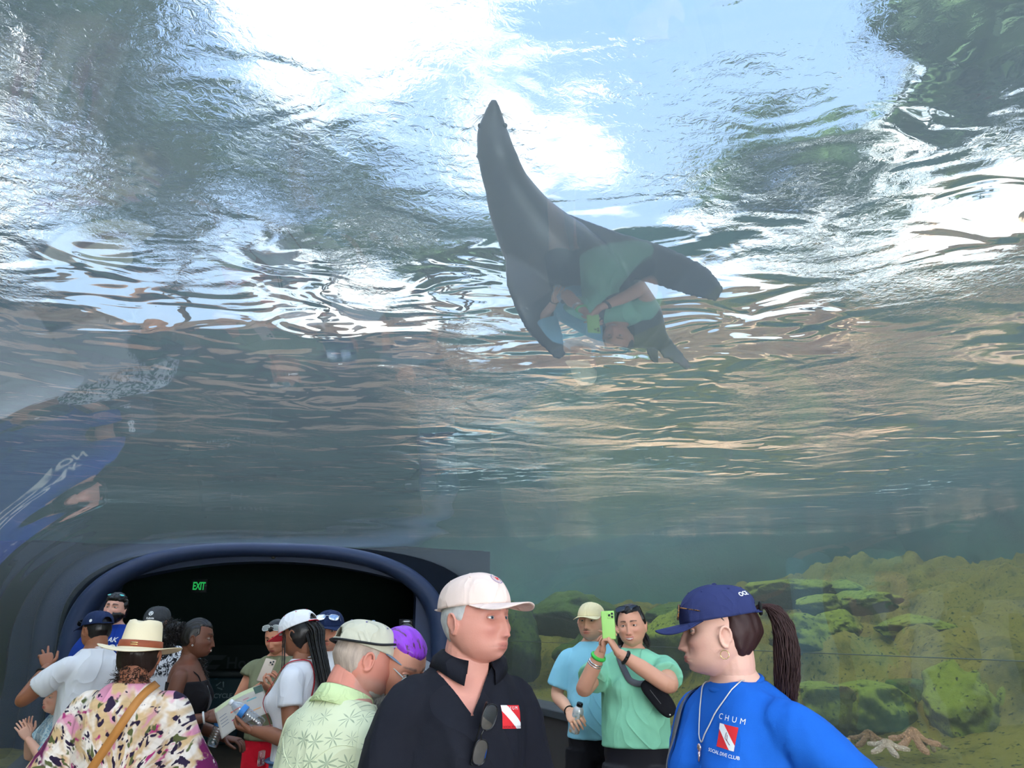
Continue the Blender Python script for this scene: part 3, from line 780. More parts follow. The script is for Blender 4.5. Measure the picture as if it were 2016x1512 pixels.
def person(label, P, head_at, Y, yaw, skin, H=None):
    """head_at = picture point of the eye level; the height follows from the distance"""
    hp = at_y(head_at[0], head_at[1], Y); f = bend(P)
    HP = P.get('head', {}); hy, hpch, hr = [R(a) for a in P.get('look', (0, 0, 0))]
    nb = Vector((0, -.004, 1.50)); hc0 = Vector((0, .022, P.get('hz', 1.612))) - nb
    Mh = Matrix.Translation(f(nb)) @ Matrix.Rotation(-P.get('lean', 0) * .6, 4, 'X') @ Matrix.Rotation(hy * .4, 4, 'Z') @ Matrix.Rotation(-hpch * .3, 4, 'X')
    HM = Mh @ Matrix.Translation(hc0) @ Matrix.Rotation(hy * .6, 4, 'Z') @ Matrix.Rotation(P.get('lean', 0) * .6 - hpch * .7, 4, 'X') @ Matrix.Rotation(hr, 4, 'Y')
    hs = P.get('hs', 1.0); HM = HM @ Matrix.Diagonal((hs, hs, hs, 1))
    hcl = HM @ Vector((0, 0, 0)); s = hp.z / hcl.z
    if H: s = H
    off = Matrix.Rotation(R(yaw), 3, 'Z') @ (Vector((hcl.x, hcl.y, 0)) * s)
    root = empty('person', (hp.x - off.x, hp.y - off.y, 0), R(yaw)); root.scale = (s, s, s)
    tag(root, label, 'person')
    W = Matrix.Translation(root.location) @ Matrix.Rotation(R(yaw), 4, 'Z') @ Matrix.Diagonal((s, s, s, 1))
    A = dict(root=root, HM=HM, W=W, P=P, f=f, s=s)
    vox = P.get('vox', .008)
    # --- trunk, arms and legs fused into one skin
    bm = bmesh.new()
    loft(bm, [ringp(z, *sec(z, P), P) for z in (.80, .86, .92, 1.0, 1.08, 1.14, 1.2, 1.26, 1.32, 1.38, 1.42, 1.455, 1.485, 1.515, 1.56)])
    for sd in (-1, 1):
        S, E, Wr = arm_pts(P, sd); ar = P.get('arm', 1)
        S2 = S + Vector((-sd * .05, 0, .005))
        pts = catmull([S2, S, S * .5 + E * .5, E, E * .45 + Wr * .55, Wr], 5)
        tube(bm, pts, lerp_list([.036, .046 * ar, .046 * ar, .040 * ar, .038 * ar, .026], len(pts)), 14, round_ends=True)
        x = sd * .088 * P.get('w', 1); lg = P.get('leg', 1)
        st = P.get('step', 0) * sd
        tube(bm, catmull([(x, 0, .90), (x * 1.05, .01, .70), (x, .015 + st * .5, .48), (x, -.015 + st, .28), (x, -.02 + st, .08)], 4), lerp_list([.085 * lg, .082 * lg, .058, .052, .036], 17), 14, round_ends=True)
        ico(bm, (x, .05 + st, .035), (.042, .12, .034), 3)
    bend_bm(bm, P)
    b1 = remesh(bm, vox, 3)
    # --- head and neck
    bm = bmesh.new(); head_mesh(bm, HP, HM)
    nr = .058 * P.get('neck', 1)
    npts = [f(Vector((0, -.012, 1.44))), f(Vector((0, -.008, 1.50))), HM @ Vector((0, -.032, -.085)), HM @ Vector((0, -.026, -.03))]
    tube(bm, catmull(npts, 5), lerp_list([.066, nr, nr * .98, .056], 16), 20)
    b2 = remesh(bm, P.get('hvox', .0045), 1)
    bm = bmesh.new(); bm.from_mesh(b1); bm.from_mesh(b2)
    if P.get('face', True): lids(bm, HP, HM)
    for sd in (-1, 1):
        a = P['armR' if sd > 0 else 'armL']
        if a.get('d'):
            Wr = f(Vector(a['w'])); d = Vector(a['d'])
            hand(bm, Wr, d, a['n'], sd, a.get('curl', .45), a.get('spread', .08), a.get('thumb', .6))
    me = bpy.data.meshes.new('body'); bm.to_mesh(me); bm.free(); bpy.data.meshes.remove(b1); bpy.data.meshes.remove(b2)
    inv = HM.inverted(); hc = P.get('hair', (.03, .02, .015)); skin = Vector(skin); lipc = Vector(P.get('lip', (skin.x * .78, skin.y * .48, skin.z * .5)))
    hz = P.get('hairline', None); stub = P.get('stubble', None); bc = Vector(P.get('browc', hc))
    def col(p):
        q = inv @ p
        if q.length > .2: return tuple(skin * (1 + .06 * noise.noise(p * 6)))
        ax = abs(q.x); c = skin.copy()
        fr = q.y > .04
        if fr:
            red = .35 * g2(ax, q.z, .045, -.035, .022, .022) + .45 * g2(ax, q.z, 0, -.045, .014, .012)
            c = Vector((c.x, c.y * (1 - .32 * red), c.z * (1 - .28 * red)))
            up = HP.get('smile', 0) * q.x * q.x * 9; k = 1.5 * (g2(q.x, q.z - up, 0, -.0662, .0255, .0042) + g2(q.x, q.z - up, 0, -.0766, .023, .0050)); c = c.lerp(lipc, max(0, min(1, (k - .45) / .3)))
            c = c * (1 - .55 * g2(q.x, q.z - up, 0, -.0712, .027, .0014)); c = c * (1 - .6 * g2(ax, q.z, .0075, -.0485, .003, .0022))
            if P.get('teeth') and abs(q.z - up + .0712) < .0042 * (1 - (q.x / .021) ** 2) and ax < .021: c = Vector((.75, .72, .66))
            arch = .0215 + .0055 * math.sin(min(1, ax / .055) * 2.6); th = .0044 * (1.15 - ax * 14); k = 1.5 * g2(0, q.z, 0, arch, 1, max(.0016, th) * P.get('browt', 1)) * max(0, min(1, (ax - .011) / .004)) * max(0, min(1, (.052 - ax) / .006)); c = c.lerp(bc, min(.92, k))
            k = g2(ax, q.z, .0315, .002, .017, .0068); c = c * (1 - P.get('lash', .45) * k)
            if P.get('stache'):
                k = g2(q.x, q.z, 0, -.0575, .024, .0045); c = c.lerp(bc, min(.8, 1.2 * k) if k > .3 else 0)
        if stub:
            k = sstep(-.05, -.075, q.z) if False else max(0, min(1, (-.045 - q.z) / .02)); 
            if q.y > -.03: c = c.lerp(Vector(stub[0]), stub[1] * k * (0 if fr and ax < .022 and q.z > -.083 and q.z < -.060 else 1))
        if hz:                                                  # closely cut hair: hairline (front height, side depth)
            n = .010 * noise.noise(q * 70)
            edge = hz[0] if q.y > .03 else hz[1]
            line = hz[2] if len(hz) > 2 else .035
            behind = q.y < line + n - .03 * max(0, -q.z / .05)
            if (q.z > hz[0] + n and q.y > 0) or (behind and q.z > hz[1] + n): 
                if not (ax > .074 and q.y > -.035): c = c.lerp(Vector(hc), P.get('hairmix', .85))
        return tuple(c)
    paint(me, col)
    obj('body', me, skin_mat(), root)
    if P.get('face', True):
        ic = P.get('iris', (.08, .045, .02)); gz = R(P.get('gaze', 0)); gv = Vector((math.sin(gz), math.cos(gz), R(P.get('gazeup', 0))))
        for sd in (-1, 1):
            bm = bmesh.new(); bmesh.ops.create_uvsphere(bm, u_segments=48, v_segments=40, radius=.0135)
            e2 = bpy.data.meshes.new('eye'); bm.to_mesh(e2); bm.free()
            paint(e2, lambda p: (.008, .006, .005) if p.normalized().dot(gv) > .984 else (ic if p.normalized().dot(gv) > .905 else (.62, .58, .55)))
            for v in e2.vertices: v.co = HM @ (v.co + Vector((sd * .0315, .0675, .002)))
            obj('eye', e2, eye_mat(), root)
    return A

def garment(A, name, z0, z1, mat, ease=.012, loose=True, sleeve=.5, sr=(.078, .078), seed=0, fold=.005, vox=None, hemflare=0, open_neck=None, legs=None, cut=None, parent=None, sleeve_r=None):
    """a shirt or dress: trunk tube plus sleeves, fused, with folds; cut = function(p)->True removes cloth"""
    P = A['P']; bm = bmesh.new(); n = int((z1 - z0) / .035) + 2; rings = []; prev = None
    zs = [z1 - (z1 - z0) * i / n for i in range(n + 1)]
    mh = 0; md = 0
    for z in zs:
        hw, hd, y = sec(z, P)
        if loose and z < 1.30:
            mh = max(mh * .999, hw); md = max(md * .999, hd); hw, hd = mh, md
        if z < 1.1: hw += hemflare * (1.1 - z); hd += hemflare * (1.1 - z)
        e = ease * (1 if z < 1.42 else max(.35, 1 - (z - 1.42) / .12))
        rings.append(ringp(z, hw, hd, y, P, 44, e))
    loft(bm, rings)
    if sleeve:
        for sd in (-1, 1):
            S, E, Wr = arm_pts(P, sd); D = (E - S); T = S + D * min(1, sleeve)
            ar = P.get('arm', 1)
            pts = [S + Vector((-sd * .07, 0, .012)), S + Vector((-sd * .015, 0, .0)), S * .5 + T * .5, T]
            rr = [.050, .066, (sr[0] * .5 + sr[1] * .5), sr[1]]
            if sleeve > 1:
                q = E + (Wr - E) * (sleeve - 1); pts = [pts[0], pts[1], S * .5 + E * .5, E, q]; rr = [.05, .068, sr[0] * .9, sr[1], sr[1] * .9]
            pts2 = catmull(pts, 4); tube(bm, pts2, lerp_list(rr, len(pts2)), 20, flat=1.0)
    if legs: legs(bm)
    bend_bm(bm, P)
    me = remesh(bm, vox or P.get('cvox', .009), 3)
    sv = Vector((seed * 3.1, seed, 0)); nrm = [v.normal.copy() for v in me.vertices]
    for v in me.vertices:
        p = v.co; q = Vector((p.x * 7, p.y * 7, p.z * 3.2)) + sv
        d = noise.noise(q) + .5 * (1 - 2 * abs(noise.noise(q * 1.9 + Vector((5, 1, 2)))))
        k = fold * d
        v.co = p + nrm[v.index] * k
    if cut:                                                     # cut(z) gives the half width of a neck opening at the front
        b = bmesh.new(); b.from_mesh(me)
        for v in b.verts:
            e = cut(v.co.z)
            if e > 0 and v.co.y > .02 and abs(abs(v.co.x) - e) < .006: v.co.x = math.copysign(e, v.co.x)
        bmesh.ops.delete(b, geom=[f for f in b.faces if f.calc_center_median().y > .02 and abs(f.calc_center_median().x) < cut(f.calc_center_median().z)], context='FACES')
        b.to_mesh(me); b.free(); me.polygons.foreach_set('use_smooth', [True] * len(me.polygons))
    return obj(name, me, mat, parent or A['root'])
def collar_band(A, mat, r=.064, z=1.492, t=.007, name='collar', tilt=.012, parent=None, ry=.062):
    bm = bmesh.new(); f = A['f']; pts = [f(Vector((r * math.cos(a), -.010 + ry * math.sin(a), z - tilt * math.sin(a) * 1.4))) for a in (2 * math.pi * k / 32 for k in range(33))]
    tube(bm, pts, t, 8, cap=False); return obj(name, bm, mat, parent or A['root'])
def trousers(A, name, mat, zt, zb, r=(.10, .085), ease=.01, seed=1, fold=.004):
    P = A['P']; bm = bmesh.new()
    zs = [zt - (zt - .80) * i / 6 for i in range(7)]
    loft(bm, [ringp(z, *sec(z, P), P, 40, ease) for z in zs])
    for sd in (-1, 1):
        x = sd * .088 * P.get('w', 1); st = P.get('step', 0) * sd; m = 8
        def yk(z): return .01 + st * max(0, min(1, (.8 - z) / .7)) 
        pts = [(x * 1.02, yk(.86 - (.86 - zb) * i / m), .86 - (.86 - zb) * i / m) for i in range(m + 1)]
        k = P.get('leg', 1); tube(bm, pts, lerp_list([r[0] * k, r[0] * k, r[1]], m + 1), 18)
    bend_bm(bm, P); me = remesh(bm, .010, 3); nrm = [v.normal.copy() for v in me.vertices]
    for v in me.vertices:
        q = Vector((v.co.x * 8, v.co.y * 8, v.co.z * 4 + seed)); v.co = v.co + nrm[v.index] * fold * noise.noise(q)
    return obj(name, me, mat, A['root'])
def shoes(A, mat):
    for sd in (-1, 1):
        bm = bmesh.new(); x = sd * .088 * A['P'].get('w', 1); st = A['P'].get('step', 0) * sd
        rings = []
        for y, hw, h in ((-.075, .028, .05), (-.06, .038, .08), (-.01, .042, .085), (.05, .046, .062), (.11, .048, .05), (.155, .036, .04), (.172, .018, .028)):
            rings.append([Vector((x + hw * math.cos(a), y + st, max(.001, h * .5 + h * .5 * math.sin(a)))) for a in (2 * math.pi * j / 16 for j in range(16))])
        loft(bm, rings); obj('shoe', bm, mat, A['root'])

def short_hair(A, mat, thick=.003, low=.066):
    hair_shell(A, mat, lambda q: min(max(-.024 - q.y - .25 * max(0, -q.z), min(.034 - q.y - .3 * max(0, .05 - q.z), q.z + .006)), q.z + low), thick, 'short_hair', noise_amp=.001, under=-.005)
# ---- headwear and hair, in head coordinates
def cap(A, mat, brim_mat=None, back=True, tilt=0, z0=.032, size=1.0, droop=1.2, blen=.066, hole=True, yawd=0, strap_mat=None, name='cap', crown=1.0, brim_up=0):
    M = A['HM'] @ Matrix.Rotation(R(yawd), 4, 'Z') @ Matrix.Rotation(R(tilt), 4, 'X'); bm = bmesh.new(); n, m = 96, 22
    hw, hd, cz = .0850 * size, .1045 * size, .086 * size * crown
    def pt(a, t, g=0):
        c, s = math.cos(a), math.sin(a); k = math.cos(t * math.pi / 2) ** .74; zz = math.sin(t * math.pi / 2) ** 1.0
        seam = -.0011 * math.exp(-((((a + math.pi / 2) / (math.pi / 3)) % 1 - .5) * 18) ** 2 * 0 - (((((a - math.pi / 2) / (math.pi / 3)) + .5) % 1 - .5) * 22) ** 2)
        wr = .0018 * noise.noise(Vector((c * 3, s * 3, t * 4 + A['s'] * 50))) * (1 - t)
        r = k + (seam + wr + g) / hw
        fr = 1 + .05 * max(0, s) * math.sin(t * 3.0)
        return M @ Vector((c * hw * r, -.004 + s * hd * r * fr, z0 - .008 * s * (1 - t) + cz * zz * (1 + .03 * s)))
    rows = [[pt(2 * math.pi * j / n, i / m) for j in range(n)] for i in range(m)]
    vr = loft(bm, rows, True, False)
    tv = bm.verts.new(M @ Vector((0, -.004, z0 + cz)))
    for j in range(n): bm.faces.new((vr[-1][j], vr[-1][(j + 1) % n], tv))
    if hole:
        inv = M.inverted(); kill = []
        for v in bm.verts:
            q = inv @ v.co; dx, dz = q.x, q.z - z0 - .012; rr = math.hypot(dx / .034, dz / .036)
            if q.y < 0 and .86 < rr < 1.13 and dz > -.002: v.co = M @ Vector((dx / rr, q.y, z0 + .012 + dz / rr))
        for f in bm.faces:
            q = inv @ f.calc_center_median()
            if q.y < 0 and (q.x / .034) ** 2 + ((q.z - z0 - .012) / .036) ** 2 < 1 and q.z > z0 + .012: kill.append(f)
        bmesh.ops.delete(bm, geom=kill, context='FACES')
    bmesh.ops.solidify(bm, geom=bm.faces, thickness=.0022)
    c = obj(name, bm, mat, A['root'])
    bm = bmesh.new(); rings = []; K = 14; a0, a1 = R(90 - 66), R(90 + 66); NA = 32   # brim
    for i in range(K + 1):
        t = i / K; row = []
        for j in range(NA + 1):
            a = a0 + (a1 - a0) * j / NA; u = (a - R(90)) / R(66)
            ex = blen * size * (1 - abs(u) ** 2.6) ** .6 * t
            x = math.cos(a) * (hw + ex * .35); y = -.004 + math.sin(a) * hd + ex * (1 if True else 0)
            z = z0 - .008 * math.sin(a) + .001 - droop * (.12 * ex + 3.6 * x * x * (ex / (blen * size)) * .9) + brim_up * ex
            row.append(M @ Vector((x, y, z)))
        rings.append(row)
    loft(bm, rings, False); bmesh.ops.recalc_face_normals(bm, faces=bm.faces); bmesh.ops.solidify(bm, geom=bm.faces, thickness=.0035)
    obj('brim', bm, brim_mat or mat, c)
    bm = bmesh.new(); ico(bm, M @ Vector((0, -.004, z0 + cz + .001)), (.007, .007, .004), 2); obj('button', bm, brim_mat or mat, c)
    for k in range(6):                                          # eyelets
        bm = bmesh.new()
        a = math.pi / 6 + k * math.pi / 3 + R(30) * 0; p = pt(a + 0.0, .62, .0006); q = pt(a, .64, .0006)
        tube(bm, [p + (q - p) * .4 * 0 + (p - (M @ Vector((0, 0, z0)))).normalized() * -.001, p + (p - (M @ Vector((0, 0, z0)))).normalized() * .0016], .0034, 8)
        obj('eyelet', bm, strap_mat or brim_mat or mat, c)
    if hole:
        bm = bmesh.new(); tube(bm, [M @ Vector((.085 * math.cos(a) * size, -.004 + .104 * size * math.sin(a), z0 + .008)) for a in (R(q) for q in range(240, 301, 6))], .010, 6, flat=.25)
        obj('strap', bm, strap_mat or mat, c)
    A['cap'] = c; A['capM'] = M; A['cappt'] = pt; return c
def hair_mat(name, col, rough=.45, streak=None, scale=60):
    if name in MC: return MC[name]
    t = NT(name); v = t.map((scale, scale * .25, scale * .25)); n = t.noise(1.0, 3, .6, v)
    c = t.mix(n, tuple(x * .55 for x in col), tuple(min(1, x * 1.5) for x in col))
    if streak: c = t.mix(t.step(t.noise(1.0, 3, .6, t.map((scale * 2.2, scale * .35, scale * .6), (3, 3, 3))), .52, .66), c, streak)
    MC[name] = t.bsdf(c, rough, .4, t.bump(n, .7, .004)); return MC[name]
def hair_shell(A, mat, mask, thick=.012, name='hair', puff=None, noise_amp=.002, parent=None, soft=.012, under=-.008):
    """hair lying on the scalp; mask(q) > 0 where it grows, in head coordinates (metres to the hairline)"""
    bm = bmesh.new(); bmesh.ops.create_uvsphere(bm, u_segments=96, v_segments=72, radius=1)
    HP = dict(A['P'].get('head', {})); HP['nose'] = 0
    for v in bm.verts:
        d = v.co.normalized(); p = head_point(d, HP); m = mask(p) + .004 * noise.noise(p * 60)
        k = sstep(-soft * .5, soft, m); t = under + (thick - under + (puff(d) if puff else 0)) * k
        v.co = p + d * (t + k * noise_amp * noise.noise(Vector((p.x * 90, p.y * 22, p.z * 22))))
    bmesh.ops.transform(bm, matrix=A['HM'], verts=bm.verts)
    return obj(name, bm, mat, parent or A['root'])
def strands(name, mat, parent, pts, n, spread, r, seed=1, wave=.0, M=None, tip=.3, flat=1.0):
    """a lock of n thin strands following pts"""
    rnd = random.Random(seed); bm = bmesh.new(); base = catmull(pts, 5); k = len(base); sp = lerp_list(spread, k)
    for i in range(n):
        a = rnd.uniform(0, 2 * math.pi); q = math.sqrt(rnd.random()); ph = rnd.uniform(0, 6); o = Vector((math.cos(a) * q, math.sin(a) * q, rnd.uniform(-.2, .2)))
        cut = k - int(rnd.random() * k * .18)
        P_ = [base[j] + Vector((o.x, o.y * flat, o.z)) * sp[j] + Vector((math.sin(j * .9 + ph), math.cos(j * 1.1 + ph), math.sin(j + ph))) * wave for j in range(cut)]
        if M: P_ = [M @ p for p in P_]
        tube(bm, P_, lerp_list([r, r, r * tip], len(P_)), 5)
    return obj(name, bm, mat, parent)

# ---- marks laid onto a curved surface
def project(me, M, target, off=.0018, mat=None, name='print', parent=None, sub=0, mats=None):
    """lay a flat mesh (in its xy plane) through M onto the target mesh along -z of M (all in the root's space)"""
    bm = bmesh.new(); bm.from_mesh(me); bpy.data.meshes.remove(me)
    if sub: bmesh.ops.triangulate(bm, faces=bm.faces); bmesh.ops.subdivide_edges(bm, edges=bm.edges, cuts=sub, use_grid_fill=True)
    tb = bmesh.new(); tb.from_mesh(target.data); bv = BVHTree.FromBMesh(tb)
    zd = (M.to_3x3() @ Vector((0, 0, 1))).normalized()
    for v in bm.verts:
        p = M @ v.co; h = bv.ray_cast(p + zd * .25, -zd, .6)
        v.co = (h[0] + zd * off) if h[0] is not None else p
    tb.free(); return obj(name, bm, mat, parent or target, mats=mats)
def facing_M(o, nrm, up=Vector((0, 0, 1))):
    z = Vector(nrm).normalized(); x = Vector(up).cross(z).normalized(); y = z.cross(x); return basis(x, y, z, o)
def rect_mesh(w, h, nx=8, ny=8, cx=0, cy=0):
    bm = bmesh.new(); loft(bm, [[Vector((cx - w / 2 + w * i / nx, cy - h / 2 + h * j / ny, 0)) for i in range(nx + 1)] for j in range(ny + 1)], close=False)
    me = bpy.data.meshes.new('r'); bm.to_mesh(me); bm.free(); return me
def poly_mesh(pts, z=0):
    bm = bmesh.new(); bm.faces.new([bm.verts.new((x, y, z)) for x, y in pts]); me = bpy.data.meshes.new('r'); bm.to_mesh(me); bm.free(); return me
SK_FAIR = srgb(214, 158, 134); SK_TAN = srgb(196, 138, 106); SK_BROWN = srgb(120, 76, 54); SK_DARK = srgb(84, 52, 40); SK_PINK = srgb(216, 150, 134)
BLACKHAIR = hair_mat('black_hair', (.012, .010, .010), .35)
def arm(e, w, d=None, n=None, **k): return dict(e=e, w=w, d=d, n=n, **k)
DOWN_R = arm((.25, -.03, 1.13), (.26, .05, .88), (0, .15, -1), (-1, 0, 0)); DOWN_L = arm((-.25, -.03, 1.13), (-.26, .05, .88), (0, .15, -1), (1, 0, 0))

# 1 ---- man in the black polo shirt
P = dict(w=.92, side=-.08, belly=.05, neck=1.14, hz=1.60, lip=srgb(196, 124, 112), vox=.007, hvox=.0032, cvox=.008, look=(30, -2, 0), armR=dict(e=(.228, .03, 1.10), w=(.17, .24, .98), d=(-.6, .8, .0), n=(0, -.2, -1)),
         armL=dict(e=(-.232, -.02, 1.12), w=(-.24, .10, .88), d=(0, .3, -1), n=(1, 0, 0)), head=dict(wide=1.10, jowl=.35, nose=.95, lips=.45), hair=(.33, .32, .31), browc=(.30, .22, .17), iris=(.10, .14, .18), gaze=10)
A1 = person('man in a black polo shirt and pink beige cap, nearest figure in the middle', P, (938, 1220), 2.25, 180 + 25, srgb(216, 152, 136))
POLO = cloth('black_polo_cotton', (.012, .013, .020), .3, .02, 5)
def polo_cut(z): return .066 * (z - 1.365) / .10 if z > 1.365 else 0
g = garment(A1, 'polo_shirt', .80, 1.50, POLO, .014, True, .92, (.070, .076), 1, .011, cut=polo_cut)
def polo_collar(A, mat, parent, z=1.475, r=.078, open_=.055):
    bm = bmesh.new(); rows = []
    for k in range(33):
        a = R(90 + 24 + (312) * k / 32); c, s = math.cos(a), math.sin(a); fr = max(0, s)
        top = Vector((r * .93 * c, -.012 + r * .95 * s, z + .030 - .030 * fr)); fold = top + Vector((c * .006, s * .006, .004))
        low = Vector((r * 1.34 * c, -.012 + r * 1.30 * s, z - .012 - .052 * fr ** 2)); 
        o = Vector((c, s, .25)).normalized() * .0035; md = fold * .5 + low * .5 + Vector((c * .006, s * .006, .004))
        rows.append([A['f'](q) for q in (top + Vector((0, 0, -.03)), top, fold, md + o, low + o, low, md, fold * .5 + top * .5 - Vector((0, 0, .006)))])
    loft(bm, rows); bmesh.ops.recalc_face_normals(bm, faces=bm.faces)
    return obj('collar', bm, mat, parent)
polo_collar(A1, POLO, g, r=.080, z=1.488)
short_hair(A1, hair_mat('silver_hair', (.50, .49, .48), .6, None, 90), .004)
trousers(A1, 'trousers', plain('dark_twill', (.02, .02, .022), .8), .99, .10)
shoes(A1, plain('black_leather', (.01, .01, .01), .4))
CAPB = cloth('pink_beige_twill', srgb(238, 214, 204), .03, .006, 14)
c = cap(A1, CAPB, tilt=7, z0=.034, size=1.06, droop=1.1, blen=.070, strap_mat=CAPB)
WHITE = plain('white_print', (.82, .82, .82), .7); RED = plain('red_print', srgb(214, 40, 48), .7)
def badge(A, ang, t, r, items, roll=0):
    """flat marks on the cap crown: items = (mesh, material, name, offset)"""
    pt = A['cappt']; p = pt(R(ang), t); u = (pt(R(ang), t + .05) - p); nrm = (pt(R(ang - 6), t) - pt(R(ang + 6), t)).cross(u); 
    if nrm.dot(p - A['HM'] @ Vector((0, 0, .04))) < 0: nrm = -nrm
    M = facing_M(p, nrm, u) @ Matrix.Rotation(R(roll), 4, 'Z')
    for me, mat, nm, off in items: project(me, M, A['cap'], off, mat, nm)
def star(r, n=5, k=.4): return [(r * (1 if i % 2 == 0 else k) * math.sin(math.pi * i / n), r * (1 if i % 2 == 0 else k) * math.cos(math.pi * i / n)) for i in range(2 * n)]
def disc(r, n=32): return [(r * math.cos(2 * math.pi * i / n), r * math.sin(2 * math.pi * i / n)) for i in range(n)]
def ring_mesh(r0, r1, n=40):
    bm = bmesh.new(); loft(bm, [[Vector((r * math.cos(2 * math.pi * i / n), r * math.sin(2 * math.pi * i / n), 0)) for i in range(n)] for r in (r0, r1)], cap=False)
    me = bpy.data.meshes.new('r'); bm.to_mesh(me); bm.free(); return me
LILAC = plain('lilac_thread', srgb(160, 140, 170), .8)
badge(A1, 90, .50, .02, [(ring_mesh(.0165, .0195), LILAC, 'badge_ring', .0012), (ring_mesh(.0118, .0132), LILAC, 'badge_ring', .0012), (poly_mesh(star(.0105)), RED, 'badge_star', .0016)])

def dive_flag(target, M, s=1.0, club=True, chum=True):
    """red flag with a white diagonal stripe, the word above and the club's name below"""
    w, h = .062 * s, .062 * s; par = target
    sk = Matrix(((1, 0, 0, 0), (-.12, 1, 0, 0), (0, 0, 1, 0), (0, 0, 0, 1)))
    fl = project(rect_mesh(w, h, 10, 10), M @ sk, target, .0014, RED, 'flag_print')
    st = project(poly_mesh([(-w / 2, h / 2), (-w / 2 + w * .24, h / 2), (w / 2, -h * .26), (w / 2, -h / 2), (w / 2 - w * .24, -h / 2), (-w / 2, h * .26)]), M @ sk, target, .0024, WHITE, 'stripe_print', sub=3)
    # outline of the diver's fins on the stripe
    bm = bmesh.new(); tube(bm, [(-.002 * s, .012 * s, 0), (-.004 * s, -.004 * s, 0), (.006 * s, -.010 * s, 0), (.016 * s, -.018 * s, 0)], .0009 * s, 4); tube(bm, [(.002 * s, .006 * s, 0), (.004 * s, -.008 * s, 0)], .0009 * s, 4)
    me = bpy.data.meshes.new('r'); bm.to_mesh(me); bm.free(); project(me, M @ sk, target, .0030, plain('print_grey', srgb(120, 60, 70), .7), 'diver_outline')
    if chum: project(text_mesh('CHUM', .022 * s, spacing=1.75), M @ Matrix.Translation((.004 * s, h * .5 + .017 * s, 0)) @ sk, target, .002, WHITE if club else RED, 'lettering')
    if club: project(text_mesh('SOCIAL DIVE CLUB', .0125 * s, bold=.0001), M @ Matrix.Translation((-.006 * s, -h * .5 - .014 * s, 0)) @ sk, target, .002, WHITE, 'lettering')
    return fl
M = facing_M(Vector((-.122, .16, 1.358)), Vector((-.12, 1, .05))) @ Matrix.Rotation(R(-3), 4, 'Z')
fl = project(rect_mesh(.064, .056, 10, 10), M, g, .0014, RED, 'flag_print')
project(poly_mesh([(-.032, .028), (-.012, .028), (.032, -.014), (.032, -.028), (.014, -.028), (-.032, .014)]), M, g, .0024, WHITE, 'stripe_print', sub=3)
project(text_mesh('CHUM', .012, spacing=1.5), M @ Matrix.Translation((.002, .021, 0)), g, .0034, WHITE, 'lettering')
project(text_mesh('SOCIAL DIVE CLUB', .0072), M @ Matrix.Translation((0, -.024, 0)), g, .0034, plain('dark_red', srgb(110, 20, 28), .7), 'lettering')

# 2 ---- woman in the royal blue shirt
P = dict(w=.98, belly=.03, bust=.042, neck=.95, vox=.007, hvox=.0032, cvox=.008, look=(-42, 0, 0), lean=.02, armR=dict(e=(.27, -.06, 1.13), w=(.27, .12, .95), d=(-.2, .9, -.3), n=(-1, 0, 0)),
         armL=dict(e=(-.27, -.20, 1.17), w=(-.36, -.36, 1.02), d=(-.6, .6, -.4), n=(0, .4, -1)), head=dict(wide=.98, nose=1.1, jowl=.4, chin=1.5, lips=1.0, mid=1.6), hair=(.05, .02, .015), iris=(.09, .07, .04), lip=srgb(190, 110, 105))
A2 = person('woman in a royal blue shirt and navy cap with a dark ponytail, in profile', P, (1418, 1244), 2.18, 180 - 62, srgb(236, 186, 168))
BLUE = cloth('royal_blue_cotton', srgb(28, 96, 194), .08, .02, 5)
g = garment(A2, 't_shirt', .80, 1.485, BLUE, .014, True, .72, (.074, .082), 3, .011)
collar_band(A2, BLUE, .070, 1.478, .009, parent=g, ry=.068)
M = facing_M(Vector((-.100, .2, 1.365)), Vector((-.2, 1, .05)))
dive_flag(g, M, .86)
trousers(A2, 'trousers', plain('denim_dark', srgb(40, 52, 80), .8), .98, .10); shoes(A2, plain('white_rubber', (.6, .6, .6), .6))
NAVYC = cloth('navy_twill', srgb(50, 58, 104), .06, .006, 14)
c = cap(A2, NAVYC, tilt=-5, z0=.036, size=1.05, droop=1.2, blen=.068, brim_up=.0)
badge(A2, 232, .42, .02, [(text_mesh('OCE', .018, bold=.0006), WHITE, 'lettering', .0016)], 0)
RB = hair_mat('dark_auburn_hair', (.035, .012, .012), .6)
hair_shell(A2, RB, lambda q: min(.075 - q.z, -.020 - q.y - .35 * max(0, -q.z), q.z + .105), .010, noise_amp=.006)
strands('ponytail', RB, A2['root'], [(0, -.100, .058), (0, -.125, .070), (.0, -.150, .055), (0, -.168, .01), (0, -.170, -.05), (0, -.165, -.11), (0, -.158, -.165), (0, -.155, -.2)], 480, [.008, .014, .021, .028, .034, .034, .028, .012], .0013, 5, .0018, A2['HM'])
bm = bmesh.new(); tube(bm, [A2['HM'] @ Vector((.014 * math.cos(a), -.112, .062 + .014 * math.sin(a))) for a in (2 * math.pi * k / 16 for k in range(17))], .005, 8); obj('hair_tie', bm, plain('black_elastic', (.01, .01, .01), .7), A2['root'])
GOLD = plain('gold', (.85, .62, .30), .2, .5, 1)
def hoop(A, s, r=.010, mat=GOLD, z=-.045):
    bm = bmesh.new(); tube(bm, [A['HM'] @ Vector((s * .084, -.006 + r * math.cos(a), z - r + r * math.sin(a))) for a in (2 * math.pi * k / 24 for k in range(25))], .0013, 6); obj('earring', bm, mat, A['root'])
hoop(A2, -1, .011); hoop(A2, 1, .011)
